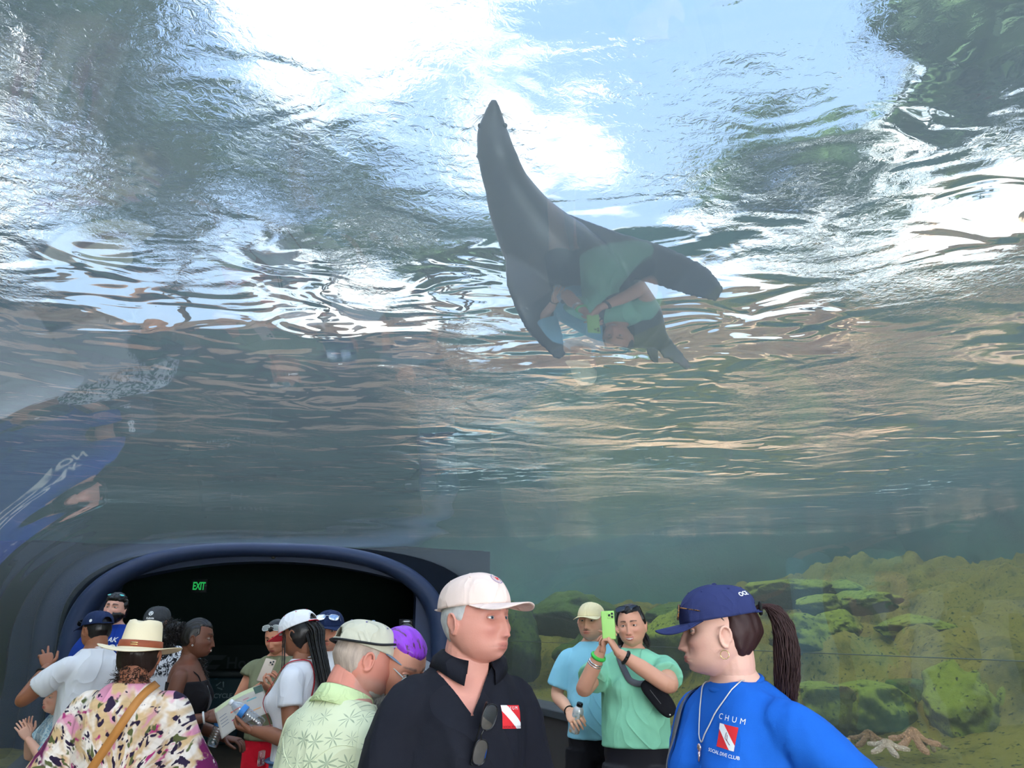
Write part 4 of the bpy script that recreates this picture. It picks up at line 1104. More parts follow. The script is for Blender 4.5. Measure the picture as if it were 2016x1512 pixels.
def chain(A, pts, mat, r=.0016, pend=True, tgt=None):
    bm = bmesh.new(); f = A['f']; P_ = catmull([f(Vector(p)) for p in pts], 8)
    if tgt is not None:
        tb = bmesh.new(); tb.from_mesh(tgt.data); bv = BVHTree.FromBMesh(tb)
        Q = []
        for p in P_:
            h = bv.find_nearest(p); Q.append(h[0] + h[1] * (r + .0015) if h[0] is not None and (h[0] - p).length < .08 else p)
        P_ = Q; tb.free()
    tube(bm, P_, r, 6); o = obj('necklace', bm, mat, A['root']); return o, P_
nk, Q = chain(A2, [(.060, -.03, 1.50), (.058, .045, 1.47), (.035, .10, 1.42), (.002, .14, 1.345), (-.035, .10, 1.42), (-.060, .045, 1.47), (-.062, -.03, 1.50)], plain('pale_bead_chain', (.7, .66, .6), .3, .5, .4), .0018, tgt=g)
bm = bmesh.new(); m_ = Q[len(Q) // 2]; ico(bm, m_ + Vector((0, .008, -.012)), (.007, .004, .010), 3); tube(bm, [m_ + Vector((0, .008, -.022)), m_ + Vector((.002, .010, -.045))], [.004, .002], 8); obj('pendant', bm, plain('pink_silver', (.8, .6, .58), .2, .6, .8), nk)

# 3 ---- man in the light blue shirt
P = dict(w=.92, belly=.03, look=(-20, -3, 0), armR=arm((.235, -.01, 1.17), (.15, .20, 1.09), (-.35, .8, -.35), (-.5, .1, -.8), curl=.55, thumb=.8), armL=DOWN_L, stache=True,
         head=dict(wide=1.04), hair=(.01, .008, .008), stubble=((.08, .05, .04), .18), iris=(.02, .012, .01))
A3 = person('man in a light blue shirt and cream cap standing by the right hand glass', P, (1164, 1224), 5.25, 180 - 6, srgb(240, 184, 154))
LB = cloth('light_blue_cotton', srgb(150, 214, 238), .04, .014, 6)
g = garment(A3, 't_shirt', .92, 1.49, LB, .016, True, .80, (.070, .082), 5, .006, hemflare=.03)
collar_band(A3, LB, .066, 1.485, .007, parent=g)
BLK = cloth('black_sports_cloth', (.010, .010, .013), .3, .014, 7)
trousers(A3, 'shorts', BLK, 1.0, .68, (.105, .115), .012); shoes(A3, plain('white_rubber', (.6, .6, .6), .6))
CREAM = cloth('cream_twill', srgb(240, 226, 184), .03, .006, 14); short_hair(A3, BLACKHAIR); cap(A3, CREAM, tilt=2, size=1.03, z0=.032, blen=.07)
def bracelet(A, s, t, r, th, mat, name='bracelet', nrm=None):
    a = A['P']['armR' if s > 0 else 'armL']; E, Wr = A['f'](Vector(a['e'])), A['f'](Vector(a['w'])); d = (Wr - E).normalized(); p = E + (Wr - E) * t; X, Y_ = frame_of(d)
    bm = bmesh.new(); tube(bm, [p + (X * math.cos(q) + Y_ * math.sin(q)) * r for q in (2 * math.pi * k / 20 for k in range(21))], th, 8); return obj(name, bm, mat, A['root'])
bracelet(A3, 1, .96, .029, .004, plain('black_elastic', (.01, .01, .01), .7))

# 4 ---- woman in the mint shirt
P = dict(w=1.04, belly=.06, bust=.05, hip=.05, neck=.9, look=(-8, 1, 4), arm=1.15, armR=arm((.275, .20, 1.27), (.155, .29, 1.49), (-.25, .10, .9), (-.85, .1, .1), curl=(.5, .6, .7, .75), thumb=.7),
         armL=arm((-.20, .25, 1.30), (.065, .32, 1.47), (.45, .05, .75), (.7, -.1, -.3), curl=(.25, .6, .75, .8), thumb=.6), head=dict(wide=1.04, smile=1, cheek=1.6, lips=1.1), teeth=True, hair=(.01, .008, .008), iris=(.02, .012, .01), lip=srgb(190, 96, 96))
A4 = person('smiling woman in a mint green shirt holding up a phone by the right glass', P, (1243, 1232), 4.75, 180 - 12, srgb(222, 164, 138))
MINT = cloth('mint_cotton', srgb(138, 206, 174), .05, .018, 6)
g4 = garment(A4, 't_shirt', .96, 1.485, MINT, .016, True, .62, (.076, .088), 8, .006, hemflare=.03)
collar_band(A4, MINT, .068, 1.475, .006, parent=g4)
trousers(A4, 'leggings', plain('black_leggings', (.012, .012, .018), .6), 1.02, .10, (.112, .06), .006); shoes(A4, plain('white_rubber', (.6, .6, .6), .6))
hair_shell(A4, BLACKHAIR, lambda q: min(max(q.z - .066 - .25 * abs(q.x), .030 - q.y - .9 * max(0, .03 - q.z)), q.z + .085), .012, noise_amp=.004)
strands('hair_lock', BLACKHAIR, A4['root'], [(.04, -.075, .0), (.078, -.05, -.05), (.082, -.04, -.10), (.075, -.045, -.15)], 60, [.02, .02, .018, .01], .0028, 9, .002, A4['HM'])
strands('hair_lock', BLACKHAIR, A4['root'], [(.02, -.085, .02), (-.03, -.095, -.04), (-.065, -.075, -.09), (-.074, -.06, -.13)], 60, [.02, .03, .024, .01], .003, 8, .002, A4['HM'])
bracelet(A4, 1, .80, .034, .011, plain('green_wristband', srgb(70, 200, 80), .5), 'wristband'); bracelet(A4, 1, .66, .037, .006, plain('silver', (.75, .72, .7), .25, .5, 1)); bracelet(A4, 1, .61, .038, .005, MC['silver'])
bracelet(A4, -1, .84, .032, .010, plain('black_strap', (.012, .012, .012), .5), 'watch')
# 5 ---- woman with purple hair
P = dict(w=.98, bust=.04, neck=.88, look=(6, 27, 0), lean=.10, armR=DOWN_R, armL=DOWN_L, head=dict(wide=.98, lips=1), hair=(.05, .03, .04), browc=(.25, .14, .12), iris=(.1, .12, .12), hvox=.004)
A5 = person('woman with slicked back bright purple hair, head bowed, right behind the black polo', P, (786, 1306), 2.50, 180 + 46, srgb(222, 158, 134))
PUR = hair_mat('purple_hair', srgb(150, 62, 214), .35, srgb(96, 60, 84), 46)
hair_shell(A5, PUR, lambda q: min(max(q.z - .052 - .2 * abs(q.x), .020 - q.y - .7 * max(0, .03 - q.z)), q.z + .07), .007)
strands('ponytail', PUR, A5['root'], [(0, -.095, .05), (0, -.13, .03), (-.01, -.14, -.03), (-.015, -.13, -.10)], 160, [.014, .024, .024, .008], .0018, 4, .002, A5['HM'])
garment(A5, 'tank_top', .82, 1.40, cloth('white_jersey', srgb(226, 226, 226), .03, .01, 8), .010, False, 0, seed=4)
trousers(A5, 'shorts', plain('denim_mid', srgb(70, 96, 130), .8), .98, .55); shoes(A5, MC['white_rubber'])

# 6 ---- man in the green palm print shirt, seen from behind
P = dict(w=.90, belly=.06, neck=1.12, hz=1.60, vox=.007, hvox=.0034, cvox=.008, look=(-24, 16, 0), lean=.22, armR=dict(e=(.212, .06, 1.12), w=(.20, .28, 1.02), d=(-.2, .9, .2), n=(-1, 0, -.2), curl=.6), armL=dict(e=(-.212, .08, 1.13), w=(-.18, .28, 1.04), d=(.2, .9, .2), n=(1, 0, -.2), curl=.6),
         head=dict(wide=1.10, jowl=1.2, nose=1.05), hair=(.36, .34, .31), browc=(.3, .26, .22), stubble=((.42, .38, .34), .30), iris=(.1, .12, .14))
A6 = person('man in a pale green palm print shirt and khaki cap, seen from behind', P, (716, 1300), 2.45, -38, srgb(214, 140, 122))
def m_palm():
    t = NT('palm_print_cotton'); sc = 19.0
    v = t.map((sc, 0, sc)); v = t.n('ShaderNodeVectorMath', {0: v, 1: t.n('ShaderNodeVectorMath', {0: t.noise(4, 2, .5, None, 0, 1), 1: (.35, 0, .35)}, operation='MULTIPLY').outputs[0]}, operation='ADD').outputs[0]
    vo = t.n('ShaderNodeTexVoronoi', {'Vector': v, 'Scale': 1.0, 'Randomness': .45})
    d = t.n('ShaderNodeSeparateXYZ', {0: t.n('ShaderNodeVectorMath', {0: v, 1: vo.outputs['Position']}, operation='SUBTRACT').outputs[0]})
    rot = t.n('ShaderNodeSeparateColor', {0: vo.outputs['Color']}).outputs[0]
    a = t.math('ADD', t.math('ARCTAN2', d.outputs['Z'], d.outputs['X']), t.math('MULTIPLY', rot, 3))
    r = vo.outputs['Distance']
    w = t.math('MULTIPLY', t.math('ABSOLUTE', t.math('SINE', t.math('MULTIPLY', a, 4.0))), r)
    thr = t.math('MULTIPLY', t.math('MULTIPLY', r, t.math('SUBTRACT', .60, r)), 2.1)
    leaf = t.math('MULTIPLY', t.step(t.math('SUBTRACT', thr, w), -.01, .03), t.step(r, .60, .56))
    rib = t.step(w, .020, .008)
    leaf = t.math('MULTIPLY', leaf, t.math('SUBTRACT', 1, t.math('MULTIPLY', rib, .6)))
    weave = t.math('MULTIPLY_ADD', t.noise(90, 2), .5, .5)
    base = t.mix(t.noise(5, 3), srgb(212, 218, 182), srgb(226, 230, 200))
    return t.bsdf(t.mix(t.math('MULTIPLY', leaf, weave), base, srgb(132, 150, 124)), .85, .15, cloth_normal(t, .018, 5))
PALM = m_palm()
g6 = garment(A6, 'polo_shirt', .78, 1.475, PALM, .014, True, .92, (.068, .074), 9, .007)
RIB = cloth('green_rib_knit', srgb(206, 224, 170), .04, .004, 30)
bm = bmesh.new(); rows = []
for k in range(41):
    a = 2 * math.pi * k / 40; c_, s_ = math.cos(a), math.sin(a); fr = .5 + .5 * s_
    rows.append([A6['f'](Vector((.075 * c_, -.012 + .078 * s_, 1.515 - .03 * fr))), A6['f'](Vector((.083 * c_, -.012 + .086 * s_, 1.512 - .03 * fr))), A6['f'](Vector((.104 * c_, -.014 + .104 * s_, 1.462 - .04 * fr))), A6['f'](Vector((.098 * c_, -.014 + .098 * s_, 1.460 - .04 * fr)))])
loft(bm, rows, True, False); obj('collar', bm, RIB, g6)
def seam(A, g, pts, r=.0018, mat=None, name='seam'):
    tb = bmesh.new(); tb.from_mesh(g.data); bv = BVHTree.FromBMesh(tb); Q = []
    for p in catmull([A['f'](Vector(q)) for q in pts], 10):
        h = bv.ray_cast(p + Vector((0, -.3, 0)), Vector((0, 1, 0)))
        if h[0] is not None: Q.append(h[0] + h[1] * r * .3)
    tb.free(); bm = bmesh.new(); tube(bm, Q, r, 6); return obj(name, bm, mat or g.data.materials[0], g)
seam(A6, g6, [(-.165, -.12, 1.345), (-.11, -.16, 1.335), (0, -.17, 1.27), (.11, -.16, 1.335), (.165, -.12, 1.345)], .0014)
for sd in (-1, 1): seam(A6, g6, [(sd * .150, -.06, 1.43), (sd * .168, -.10, 1.38), (sd * .172, -.10, 1.30), (sd * .165, -.10, 1.22)], .0012)
trousers(A6, 'shorts', plain('khaki_twill', srgb(150, 136, 110), .8), .98, .52); shoes(A6, MC['white_rubber'])
KHA = cloth('khaki_twill_washed', srgb(202, 198, 178), .05, .010, 16); BGB = cloth('blue_grey_brim', srgb(134, 152, 176), .05, .004, 14)
short_hair(A6, hair_mat('grey_stubble', (.46, .36, .30), .8, None, 90), .001)
cap(A6, KHA, BGB, tilt=0, z0=.030, size=1.06, blen=.070, droop=1.1, strap_mat=plain('lilac_eyelet', srgb(120, 112, 150), .7))
badge(A6, 80, .42, 0, [(text_mesh('WEST', .014, bold=.0005), plain('violet_thread', srgb(84, 80, 160), .7), 'lettering', .0014)], 8)
BEARD = hair_mat('grey_beard', (.42, .40, .37), .7, None, 80)
hair_shell(A6, BEARD, lambda q: min(-.084 - q.z, q.y - .02), .004, 'beard')
strands('beard_strands', BEARD, A6['root'], [(0, .072, -.085), (0, .078, -.115), (0, .074, -.15)], 220, [.030, .034, .016], .0012, 6, .003, A6['HM'])

# 7 ---- man in the white shirt looking over his shoulder
P = dict(w=1.0, belly=.04, neck=1.1, look=(-6, 2, 0), armR=DOWN_R, armL=DOWN_L, head=dict(wide=1.12, jowl=.8, nose=1.1), hair=(.012, .010, .010), stache=True, stubble=((.06, .04, .035), .25), iris=(.02, .012, .01), gaze=-10)
A7 = person('man in a white shirt, mirrored glasses on his navy cap, looking at the viewer', P, (648, 1242), 4.9, 180 + 8, srgb(206, 144, 116))
WH = cloth('white_cotton', srgb(226, 226, 230), .02, .016, 6)
g7 = garment(A7, 't_shirt', .80, 1.495, WH, .014, True, .78, (.09, .095), 2, .006); collar_band(A7, WH, .068, 1.488, .007, parent=g7)
trousers(A7, 'shorts', MC['denim_mid'], .96, .52); shoes(A7, MC['white_rubber'])
short_hair(A7, BLACKHAIR, .002); NV2 = cloth('dark_navy_twill', srgb(32, 46, 82), .06, .006, 14); cap(A7, NV2, tilt=2, z0=.034, size=1.05, blen=.07)

# 8 ---- woman with long braids
P = dict(w=.95, bust=.055, neck=.85, hip=.06, waist=.06, look=(-12, 14, 0), armR=dict(e=(.20, .04, 1.10), w=(.05, .20, 1.11), d=(-.1, .95, .1), n=(-.3, .1, .9), curl=.5), armL=dict(e=(-.215, -.05, 1.11), w=(-.12, .18, 1.13), d=(.15, .95, .12), n=(.3, .1, .9), curl=.7, thumb=.8),
         head=dict(wide=.98, lips=1.4), hair=(.01, .008, .008), iris=(.02, .01, .008), lip=srgb(120, 66, 58))
A8 = person('woman with long thin black braids and a white cap with red brim, reading', P, (588, 1247), 4.3, 84, srgb(142, 94, 70))
g8 = garment(A8, 't_shirt', .98, 1.48, cloth('white_rib_jersey', srgb(230, 230, 236), .02, .008, 9), .006, False, .48, (.062, .064), 6, .003)
collar_band(A8, g8.data.materials[0], .064, 1.474, .005, parent=g8)
DEN = NT('blue_denim'); DEN = DEN.bsdf(DEN.mix(DEN.step(DEN.noise(3.5, 5, .6, DEN.map((1, 1, .5))), .35, .7), srgb(48, 72, 108), srgb(112, 140, 176)), .85, .15, cloth_normal(DEN, .012, 8))
tr = trousers(A8, 'jeans', DEN, 1.0, .10, (.098, .075), .008)
bm = bmesh.new(); tube(bm, [Vector((.172 * math.cos(a), -.004 + .128 * math.sin(a), .985)) for a in (2 * math.pi * k / 32 for k in range(33))], .016, 8, flat=.4); obj('waistband', bm, DEN, tr)
shoes(A8, MC['white_rubber'])
RB2 = plain('red_twill', srgb(214, 24, 48), .75); WC = cloth('white_twill', srgb(240, 240, 244), .02, .005, 14)
cap(A8, WC, RB2, tilt=-4, z0=.030, size=1.08, blen=.072, strap_mat=RB2, droop=.8)
hair_shell(A8, BLACKHAIR, lambda q: min(.012 - q.y - .35 * max(0, -q.z), q.z + .095), .012)
def braids(A, n, path, spread, r, seed, name='braids'):
    rnd = random.Random(seed); bm = bmesh.new()
    for i in range(n):
        a = rnd.uniform(-1, 1); b = rnd.uniform(-1, 1); m_ = len(path)
        pts = [A['HM'] @ (Vector(p) + Vector((a * spread[k], b * spread[k] * .55, 0))) for k, p in enumerate(path)]
        pts = catmull(pts, 8); pts = pts[:len(pts) - int(rnd.random() * 6)]
        rr = [r * (1 + .22 * math.sin(k * 2.4)) for k in range(len(pts))]; rr[-1] = r * .3
        tube(bm, pts, rr, 5)
    return obj(name, bm, BLACKHAIR, A['root'])
braids(A8, 90, [(0, -.070, .035), (0, -.098, -.01), (-.015, -.108, -.08), (-.03, -.125, -.18), (-.04, -.14, -.30), (-.03, -.13, -.42)], [.060, .058, .048, .045, .042, .036], .0034, 1)
braids(A8, 3, [(-.066, .035, .03), (-.080, .045, -.05), (-.085, .06, -.15), (-.085, .09, -.27), (-.08, .08, -.40)], [.006, .01, .012, .012, .01], .0028, 2, 'front_braids')

# 9 ---- woman in the olive top
P = dict(w=1.0, bust=.05, belly=.04, neck=.9, arm=1.1, look=(-4, 20, 2), armR=dict(e=(.26, .06, 1.12), w=(-.03, .27, 1.29), d=(-.45, .3, .75), n=(-.9, 0, .1), curl=.6), armL=dict(e=(-.25, .06, 1.13), w=(-.14, .28, 1.25), d=(.65, .35, .45), n=(.3, -.2, .9), curl=.5),
         head=dict(wide=1.06, lips=1.2, cheek=1.4), hair=(.01, .008, .008), iris=(.02, .012, .01), open=.6, lip=srgb(170, 84, 80))
A9 = person('woman in an olive top and red shorts looking down at the phone in her hands', P, (546, 1253), 5.6, 180 - 10, srgb(208, 144, 114))
g9 = garment(A9, 'top', .92, 1.475, cloth('olive_cotton', srgb(124, 126, 98), .08, .014, 6), .014, True, .22, (.080, .084), 4, .006)
trousers(A9, 'shorts', cloth('red_twill_shorts', srgb(200, 24, 44), .06, .008, 8), .96, .58); shoes(A9, MC['white_rubber'])
hair_shell(A9, BLACKHAIR, lambda q: min(max(q.z - .060 - .2 * abs(q.x), .022 - q.y - .7 * max(0, .03 - q.z)), q.z + .09), .008)
strands('long_hair', BLACKHAIR, A9['root'], [(.02, -.08, .0), (.06, -.085, -.08), (.075, -.06, -.16), (.07, -.05, -.22)], 90, [.04, .03, .024, .012], .0022, 8, .003, A9['HM'])

# 10 --- woman in the black dress
P = dict(w=.92, bust=.045, neck=.80, hip=.06, waist=.05, look=(4, 3, 0), armR=dict(e=(.205, -.05, 1.12), w=(.16, .17, 1.17), d=(-.15, .9, .05), n=(-.8, .1, -.4), curl=.55, thumb=.8), armL=dict(e=(-.2, .02, 1.10), w=(-.10, .24, 1.02), d=(.3, .9, -.1), n=(0, .2, -1), curl=.4),
         head=dict(wide=.95, lips=1.6, smile=1, nose=.95, cheek=1.3), teeth=True, hair=(.008, .006, .006), browc=(.01, .008, .008), iris=(.02, .01, .008), lip=srgb(110, 54, 50))
A10 = person('smiling woman in a black strappy dress with a big curly black ponytail, in profile', P, (388, 1256), 4.8, -82, srgb(104, 66, 50))
def hem(A): return lambda bm: loft(bm, [ringp(z, .175 + (.86 - z) * .12, .125 + (.86 - z) * .1, -.008, A['P'], 40) for z in (.92, .82, .72, .60)])
g10 = garment(A10, 'dress', .80, 1.36, cloth('black_jersey', (.012, .011, .013), .2, .010, 7), .006, False, 0, seed=7, legs=hem(A10))
for sd in (-1, 1):
    bm = bmesh.new(); tube(bm, catmull([(sd * .085, .10, 1.35), (sd * .10, .075, 1.40), (sd * .105, .0, 1.438), (sd * .09, -.07, 1.40), (sd * .075, -.10, 1.34)], 5), .004, 6); obj('strap', bm, MC['black_jersey'], g10)
shoes(A10, plain('black_leather', (.01, .01, .01), .4))
def corn(q): return min(max(q.z - .052 - .3 * abs(q.x), .028 - q.y - .9 * max(0, .025 - q.z)), q.z + .055)
hair_shell(A10, BLACKHAIR, corn, .005, puff=lambda d: .0022 * math.sin(d.x * 42 + 6 * d.z))
def curls(A, blobs, n, r, seed, name, mat=BLACKHAIR, amp=.010):
    rnd = random.Random(seed); bm = bmesh.new()
    for i in range(n):
        c, s_ = rnd.choice(blobs); d = Vector((rnd.gauss(0, 1), rnd.gauss(0, 1), rnd.gauss(0, 1))).normalized(); p = Vector(c) + Vector([d[k] * s_[k] for k in range(3)]) * rnd.uniform(.35, 1)
        ax = (d + Vector((0, 0, -.8))).normalized(); X, Y_ = frame_of(ax); ph = rnd.uniform(0, 6); tr = rnd.uniform(1.3, 2.4); L = rnd.uniform(.02, .05)
        tube(bm, [A['HM'] @ (p + ax * L * k / 12 + (X * math.cos(ph + tr * 6.28 * k / 12) + Y_ * math.sin(ph + tr * 6.28 * k / 12)) * amp * rnd.uniform(.8, 1)) for k in range(13)], lerp_list([r, r, r * .4], 13), 4)
    for c, s_ in blobs: ico(bm, A['HM'] @ Vector(c), [q * .72 for q in s_], 2)
    return obj(name, bm, mat, A['root'])
curls(A10, [((0, -.125, .055), (.050, .045, .045)), ((0, -.165, .045), (.055, .045, .055)), ((.01, -.185, -.005), (.055, .045, .06)), ((.01, -.175, -.06), (.05, .04, .05)), ((.0, -.13, .01), (.035, .03, .05))], 800, .0017, 3, 'curly_ponytail', amp=.007)
curls(A10, [((-.055, .03, -.16), (.035, .035, .06)), ((-.06, .05, -.24), (.035, .035, .06)), ((-.06, .05, -.32), (.03, .03, .06))], 420, .0017, 5, 'front_curls', amp=.006)
hoop(A10, 1, .004, plain('pearl', (.9, .88, .84), .2, .6), -.038); bracelet(A10, 1, .93, .030, .006, plain('white_band', (.8, .8, .8), .5))

# 11 --- woman in the tie dye kaftan, seen from behind
P = dict(w=1.04, belly=.08, neck=1.05, arm=1.2, vox=.009, face=True, look=(0, 4, 0), armR=dict(e=(.275, .0, 1.13), w=(.26, .20, 1.06), d=(.1, .9, .1), n=(-1, 0, 0), curl=.5), armL=dict(e=(-.275, .0, 1.13), w=(-.26, .16, .98), d=(-.05, .8, -.5), n=(1, 0, 0)), slope=-.015,
         head=dict(wide=1.0), hair=(.03, .015, .012), iris=(.05, .03, .02))
A11 = person('large woman in a loose tie dye blouse and cream straw hat, seen from behind', P, (275, 1290), 3.25, 6, srgb(160, 104, 80))
def m_tiedye():
    t = NT('tie_dye_cloth'); x = t.n('ShaderNodeSeparateXYZ', {0: t.tc()}); X = t.math('ADD', x.outputs['X'], -.02); Z = t.math('ADD', x.outputs['Z'], -1.07)
    r = t.math('SQRT', t.math('ADD', t.math('MULTIPLY', X, X), t.math('MULTIPLY', Z, Z))); a = t.math('ARCTAN2', Z, X)
    def pol(fa, fr, s, det=2, dist=.4):
        fa *= 1.2; fr *= 1.2
        v = t.n('ShaderNodeCombineXYZ', {0: t.math('MULTIPLY', t.math('COSINE', a), fa), 1: t.math('MULTIPLY', t.math('SINE', a), fa), 2: t.math('MULTIPLY', r, fr)}).outputs[0]
        return t.noise(1.0, det, .55, t.n('ShaderNodeVectorMath', {0: v, 1: (s, s * .7, s * 1.3)}, operation='ADD').outputs[0], dist)
    base = t.mix(t.step(pol(5, 9, 1.0), .42, .60), srgb(240, 228, 218), srgb(210, 176, 132))
    base = t.mix(t.step(t.math('SINE', t.math('MULTIPLY', r, 260)), .2, .9), base, t.mix(.10, base, (.25, .16, .08)))
    base = t.mix(t.step(pol(4, 8, 7.7), .57, .66), base, srgb(222, 150, 176))
    base = t.mix(t.step(pol(5, 11, 3.1), .60, .68), base, srgb(176, 52, 116))
    base = t.mix(t.step(pol(6, 13, 11.3), .60, .65), base, srgb(92, 98, 58))
    base = t.mix(t.step(pol(8, 17, 5.2, 2), .575, .62), base, srgb(46, 34, 60))
    core = t.math('MULTIPLY', t.step(r, .13, .06), t.step(t.noise(24, 3), .40, .50)); base = t.mix(core, base, srgb(40, 30, 56))
    side = t.math('ADD', t.math('ABSOLUTE', X), t.math('MULTIPLY', t.noise(8, 3), .10))
    band = t.math('MULTIPLY', t.step(side, .335, .355), t.step(side, .43, .41)); base = t.mix(t.math('MULTIPLY', band, t.step(t.noise(15, 3), .38, .48)), base, srgb(112, 30, 84))
    return t.bsdf(base, .8, .2, cloth_normal(t, .022, 4))
g11 = garment(A11, 'blouse', .78, 1.50, m_tiedye(), .022, True, 1.25, (.084, .112), 5, .010, hemflare=.10)
trousers(A11, 'trousers', MC['black_leggings'], .98, .10); shoes(A11, MC['black_leather'])
HB = hair_mat('dark_brown_hair', (.022, .012, .010), .45)
hair_shell(A11, HB, lambda q: min(.022 - q.z, .0 - q.y - .3 * max(0, -q.z), q.z + .10), .009)
curls(A11, [((.0, -.070, -.065), (.058, .022, .03)), ((.02, -.064, -.09), (.045, .02, .022)), ((-.02, -.064, -.09), (.045, .02, .022))], 260, .0014, 9, 'low_curls', HB, .004)
for sd in (-1, 1): hoop(A11, sd, .014, plain('dark_hoop', (.02, .02, .02), .4, .5, .5), -.035)
STRAW = plain('cream_straw', srgb(244, 228, 194), .7, .2, bumpy=.002, bscale=500, var=.04)
M = A11['HM'] @ Matrix.Translation((0, -.008, .028)) @ Matrix.Rotation(R(3), 4, 'Y') @ Matrix.Diagonal((.92, .92, .96, 1))
bm = bmesh.new(); rows = []; n = 80
for r_, z_ in ((.0, .118), (.030, .114), (.058, .122), (.072, .118), (.080, .100), (.086, .060), (.092, .020), (.096, .004), (.104, -.002), (.130, -.004), (.160, -.008), (.182, -.012), (.186, -.013), (.183, -.016), (.160, -.012), (.130, -.008), (.100, -.006), (.092, .0)):
    row = []
    for j in range(n):
        a = 2 * math.pi * j / n; ex = 1.08 if r_ < .11 else 1.0; cx = math.cos(a); sy = math.sin(a); zz = z_
        if r_ < .08 and z_ > .09: zz -= .022 * math.exp(-(cx * r_ / .016) ** 2) * (1 if r_ < .07 else .4)
        if r_ > .11: zz += .020 * ((r_ - .11) / .07) * (cx * cx * 1.15 - sy * sy * .25)
        row.append(M @ Vector((cx * r_ * (.98 if r_ < .11 else 1), sy * r_ * ex, zz)))
    rows.append(row)
loft(bm, rows, True, False); bmesh.ops.remove_doubles(bm, verts=bm.verts, dist=.0003)
hat = obj('straw_hat', bm, STRAW, A11['root'])
bm = bmesh.new(); loft(bm, [[M @ Vector((math.cos(a) * r_, math.sin(a) * r_ * 1.08, z_)) for a in (2 * math.pi * j / 64 for j in range(64))] for r_, z_ in ((.097, .004), (.0985, .006), (.0945, .032), (.0925, .033))], True, False)
band = obj('hat_band', bm, plain('brown_leather_band', srgb(150, 78, 52), .6, .3, var=.2, vscale=30), hat)
bm = bmesh.new()
for z_ in (.013, .021): tube(bm, [M @ Vector((.0965 * math.cos(R(q)) + .002, 1.08 * .0985 * math.sin(R(q)), z_)) for q in (262, 266, 270, 274, 278, 282)], .0022, 6)
obj('buckle', bm, GOLD, band)

# 12 --- man in the white shirt touching the glass
P = dict(w=.98, neck=1.12, look=(4, 0, 0), armL=dict(e=(-.31, .19, 1.19), w=(-.12, .34, 1.38), d=(.05, .55, .8), n=(.35, .8, -.1), curl=(1.0, .15, .25, .5), thumb=.2, spread=.22), armR=dict(e=(.24, .14, 1.12), w=(.12, .33, 1.28), d=(-.1, .6, .8), n=(-.3, .9, 0), curl=.4),
         head=dict(wide=1.06), hair=(.010, .008, .008), iris=(.02, .01, .008))
A12 = person('man in a white shirt and navy cap reaching out to the left hand glass', P, (190, 1240), 5.2, 56, srgb(150, 98, 72))
g12 = garment(A12, 't_shirt', .78, 1.495, WH, .016, True, .62, (.070, .074), 11, .006); collar_band(A12, WH, .070, 1.488, .006, parent=g12)
trousers(A12, 'shorts', MC['denim_mid'], .96, .50); shoes(A12, MC['white_rubber'])
short_hair(A12, BLACKHAIR, .002); cap(A12, NV2, tilt=-3, z0=.030, size=1.06, blen=.07); bracelet(A12, -1, .80, .032, .010, MC['black_strap'], 'watch')
badge(A12, 205, .16, 0, [(disc_m := poly_mesh(disc(.010)), WHITE, 'round_mark', .0014)], 0)

# 13 --- bearded man
P = dict(w=1.0, neck=1.1, look=(-8, -8, -4), armR=DOWN_R, armL=DOWN_L, head=dict(wide=1.02, nose=1.1, brow=1.3), hair=(.008, .007, .008), browt=1.4, iris=(.03, .02, .01), gazeup=12)
A13 = person('tall man with a full black beard and dark blue shirt beside the arch', P, (227, 1199), 7.3, 180 + 10, srgb(224, 168, 148))
BL2 = cloth('dark_blue_cotton', srgb(28, 60, 150), .06, .014, 6)
g13 = garment(A13, 't_shirt', .80, 1.49, BL2, .014, True, .8, (.09, .095), 3, .006)
M = facing_M(Vector((0, .2, 1.33)), Vector((0, 1, .1)))
project(text_mesh('TOAK', .055, bold=.001, shear=.3), M @ Matrix.Translation((0, .045, 0)), g13, .002, WHITE, 'lettering'); project(text_mesh('PRITION', .072, bold=.002), M @ Matrix.Translation((0, -.02, 0)), g13, .002, WHITE, 'lettering')
trousers(A13, 'trousers', MC['denim_dark'], .97, .10); shoes(A13, MC['black_leather'])
hair_shell(A13, BLACKHAIR, lambda q: min(max(q.z - .054, .022 - q.y - .6 * max(0, .03 - q.z)), q.z + .06), .020, noise_amp=.006, puff=lambda d: .006 * noise.noise(d * 9))
hair_shell(A13, BLACKHAIR, lambda q: min(-.030 - q.z - .3 * max(0, q.y - .05) * (1 if abs(q.x) > .03 else 0), q.y + .01, .10) - (.03 if (abs(q.x) < .022 and -.082 < q.z < -.062) else 0) - (.05 if abs(q.x) < .028 and q.z > -.052 else 0), .014, 'beard', noise_amp=.005)

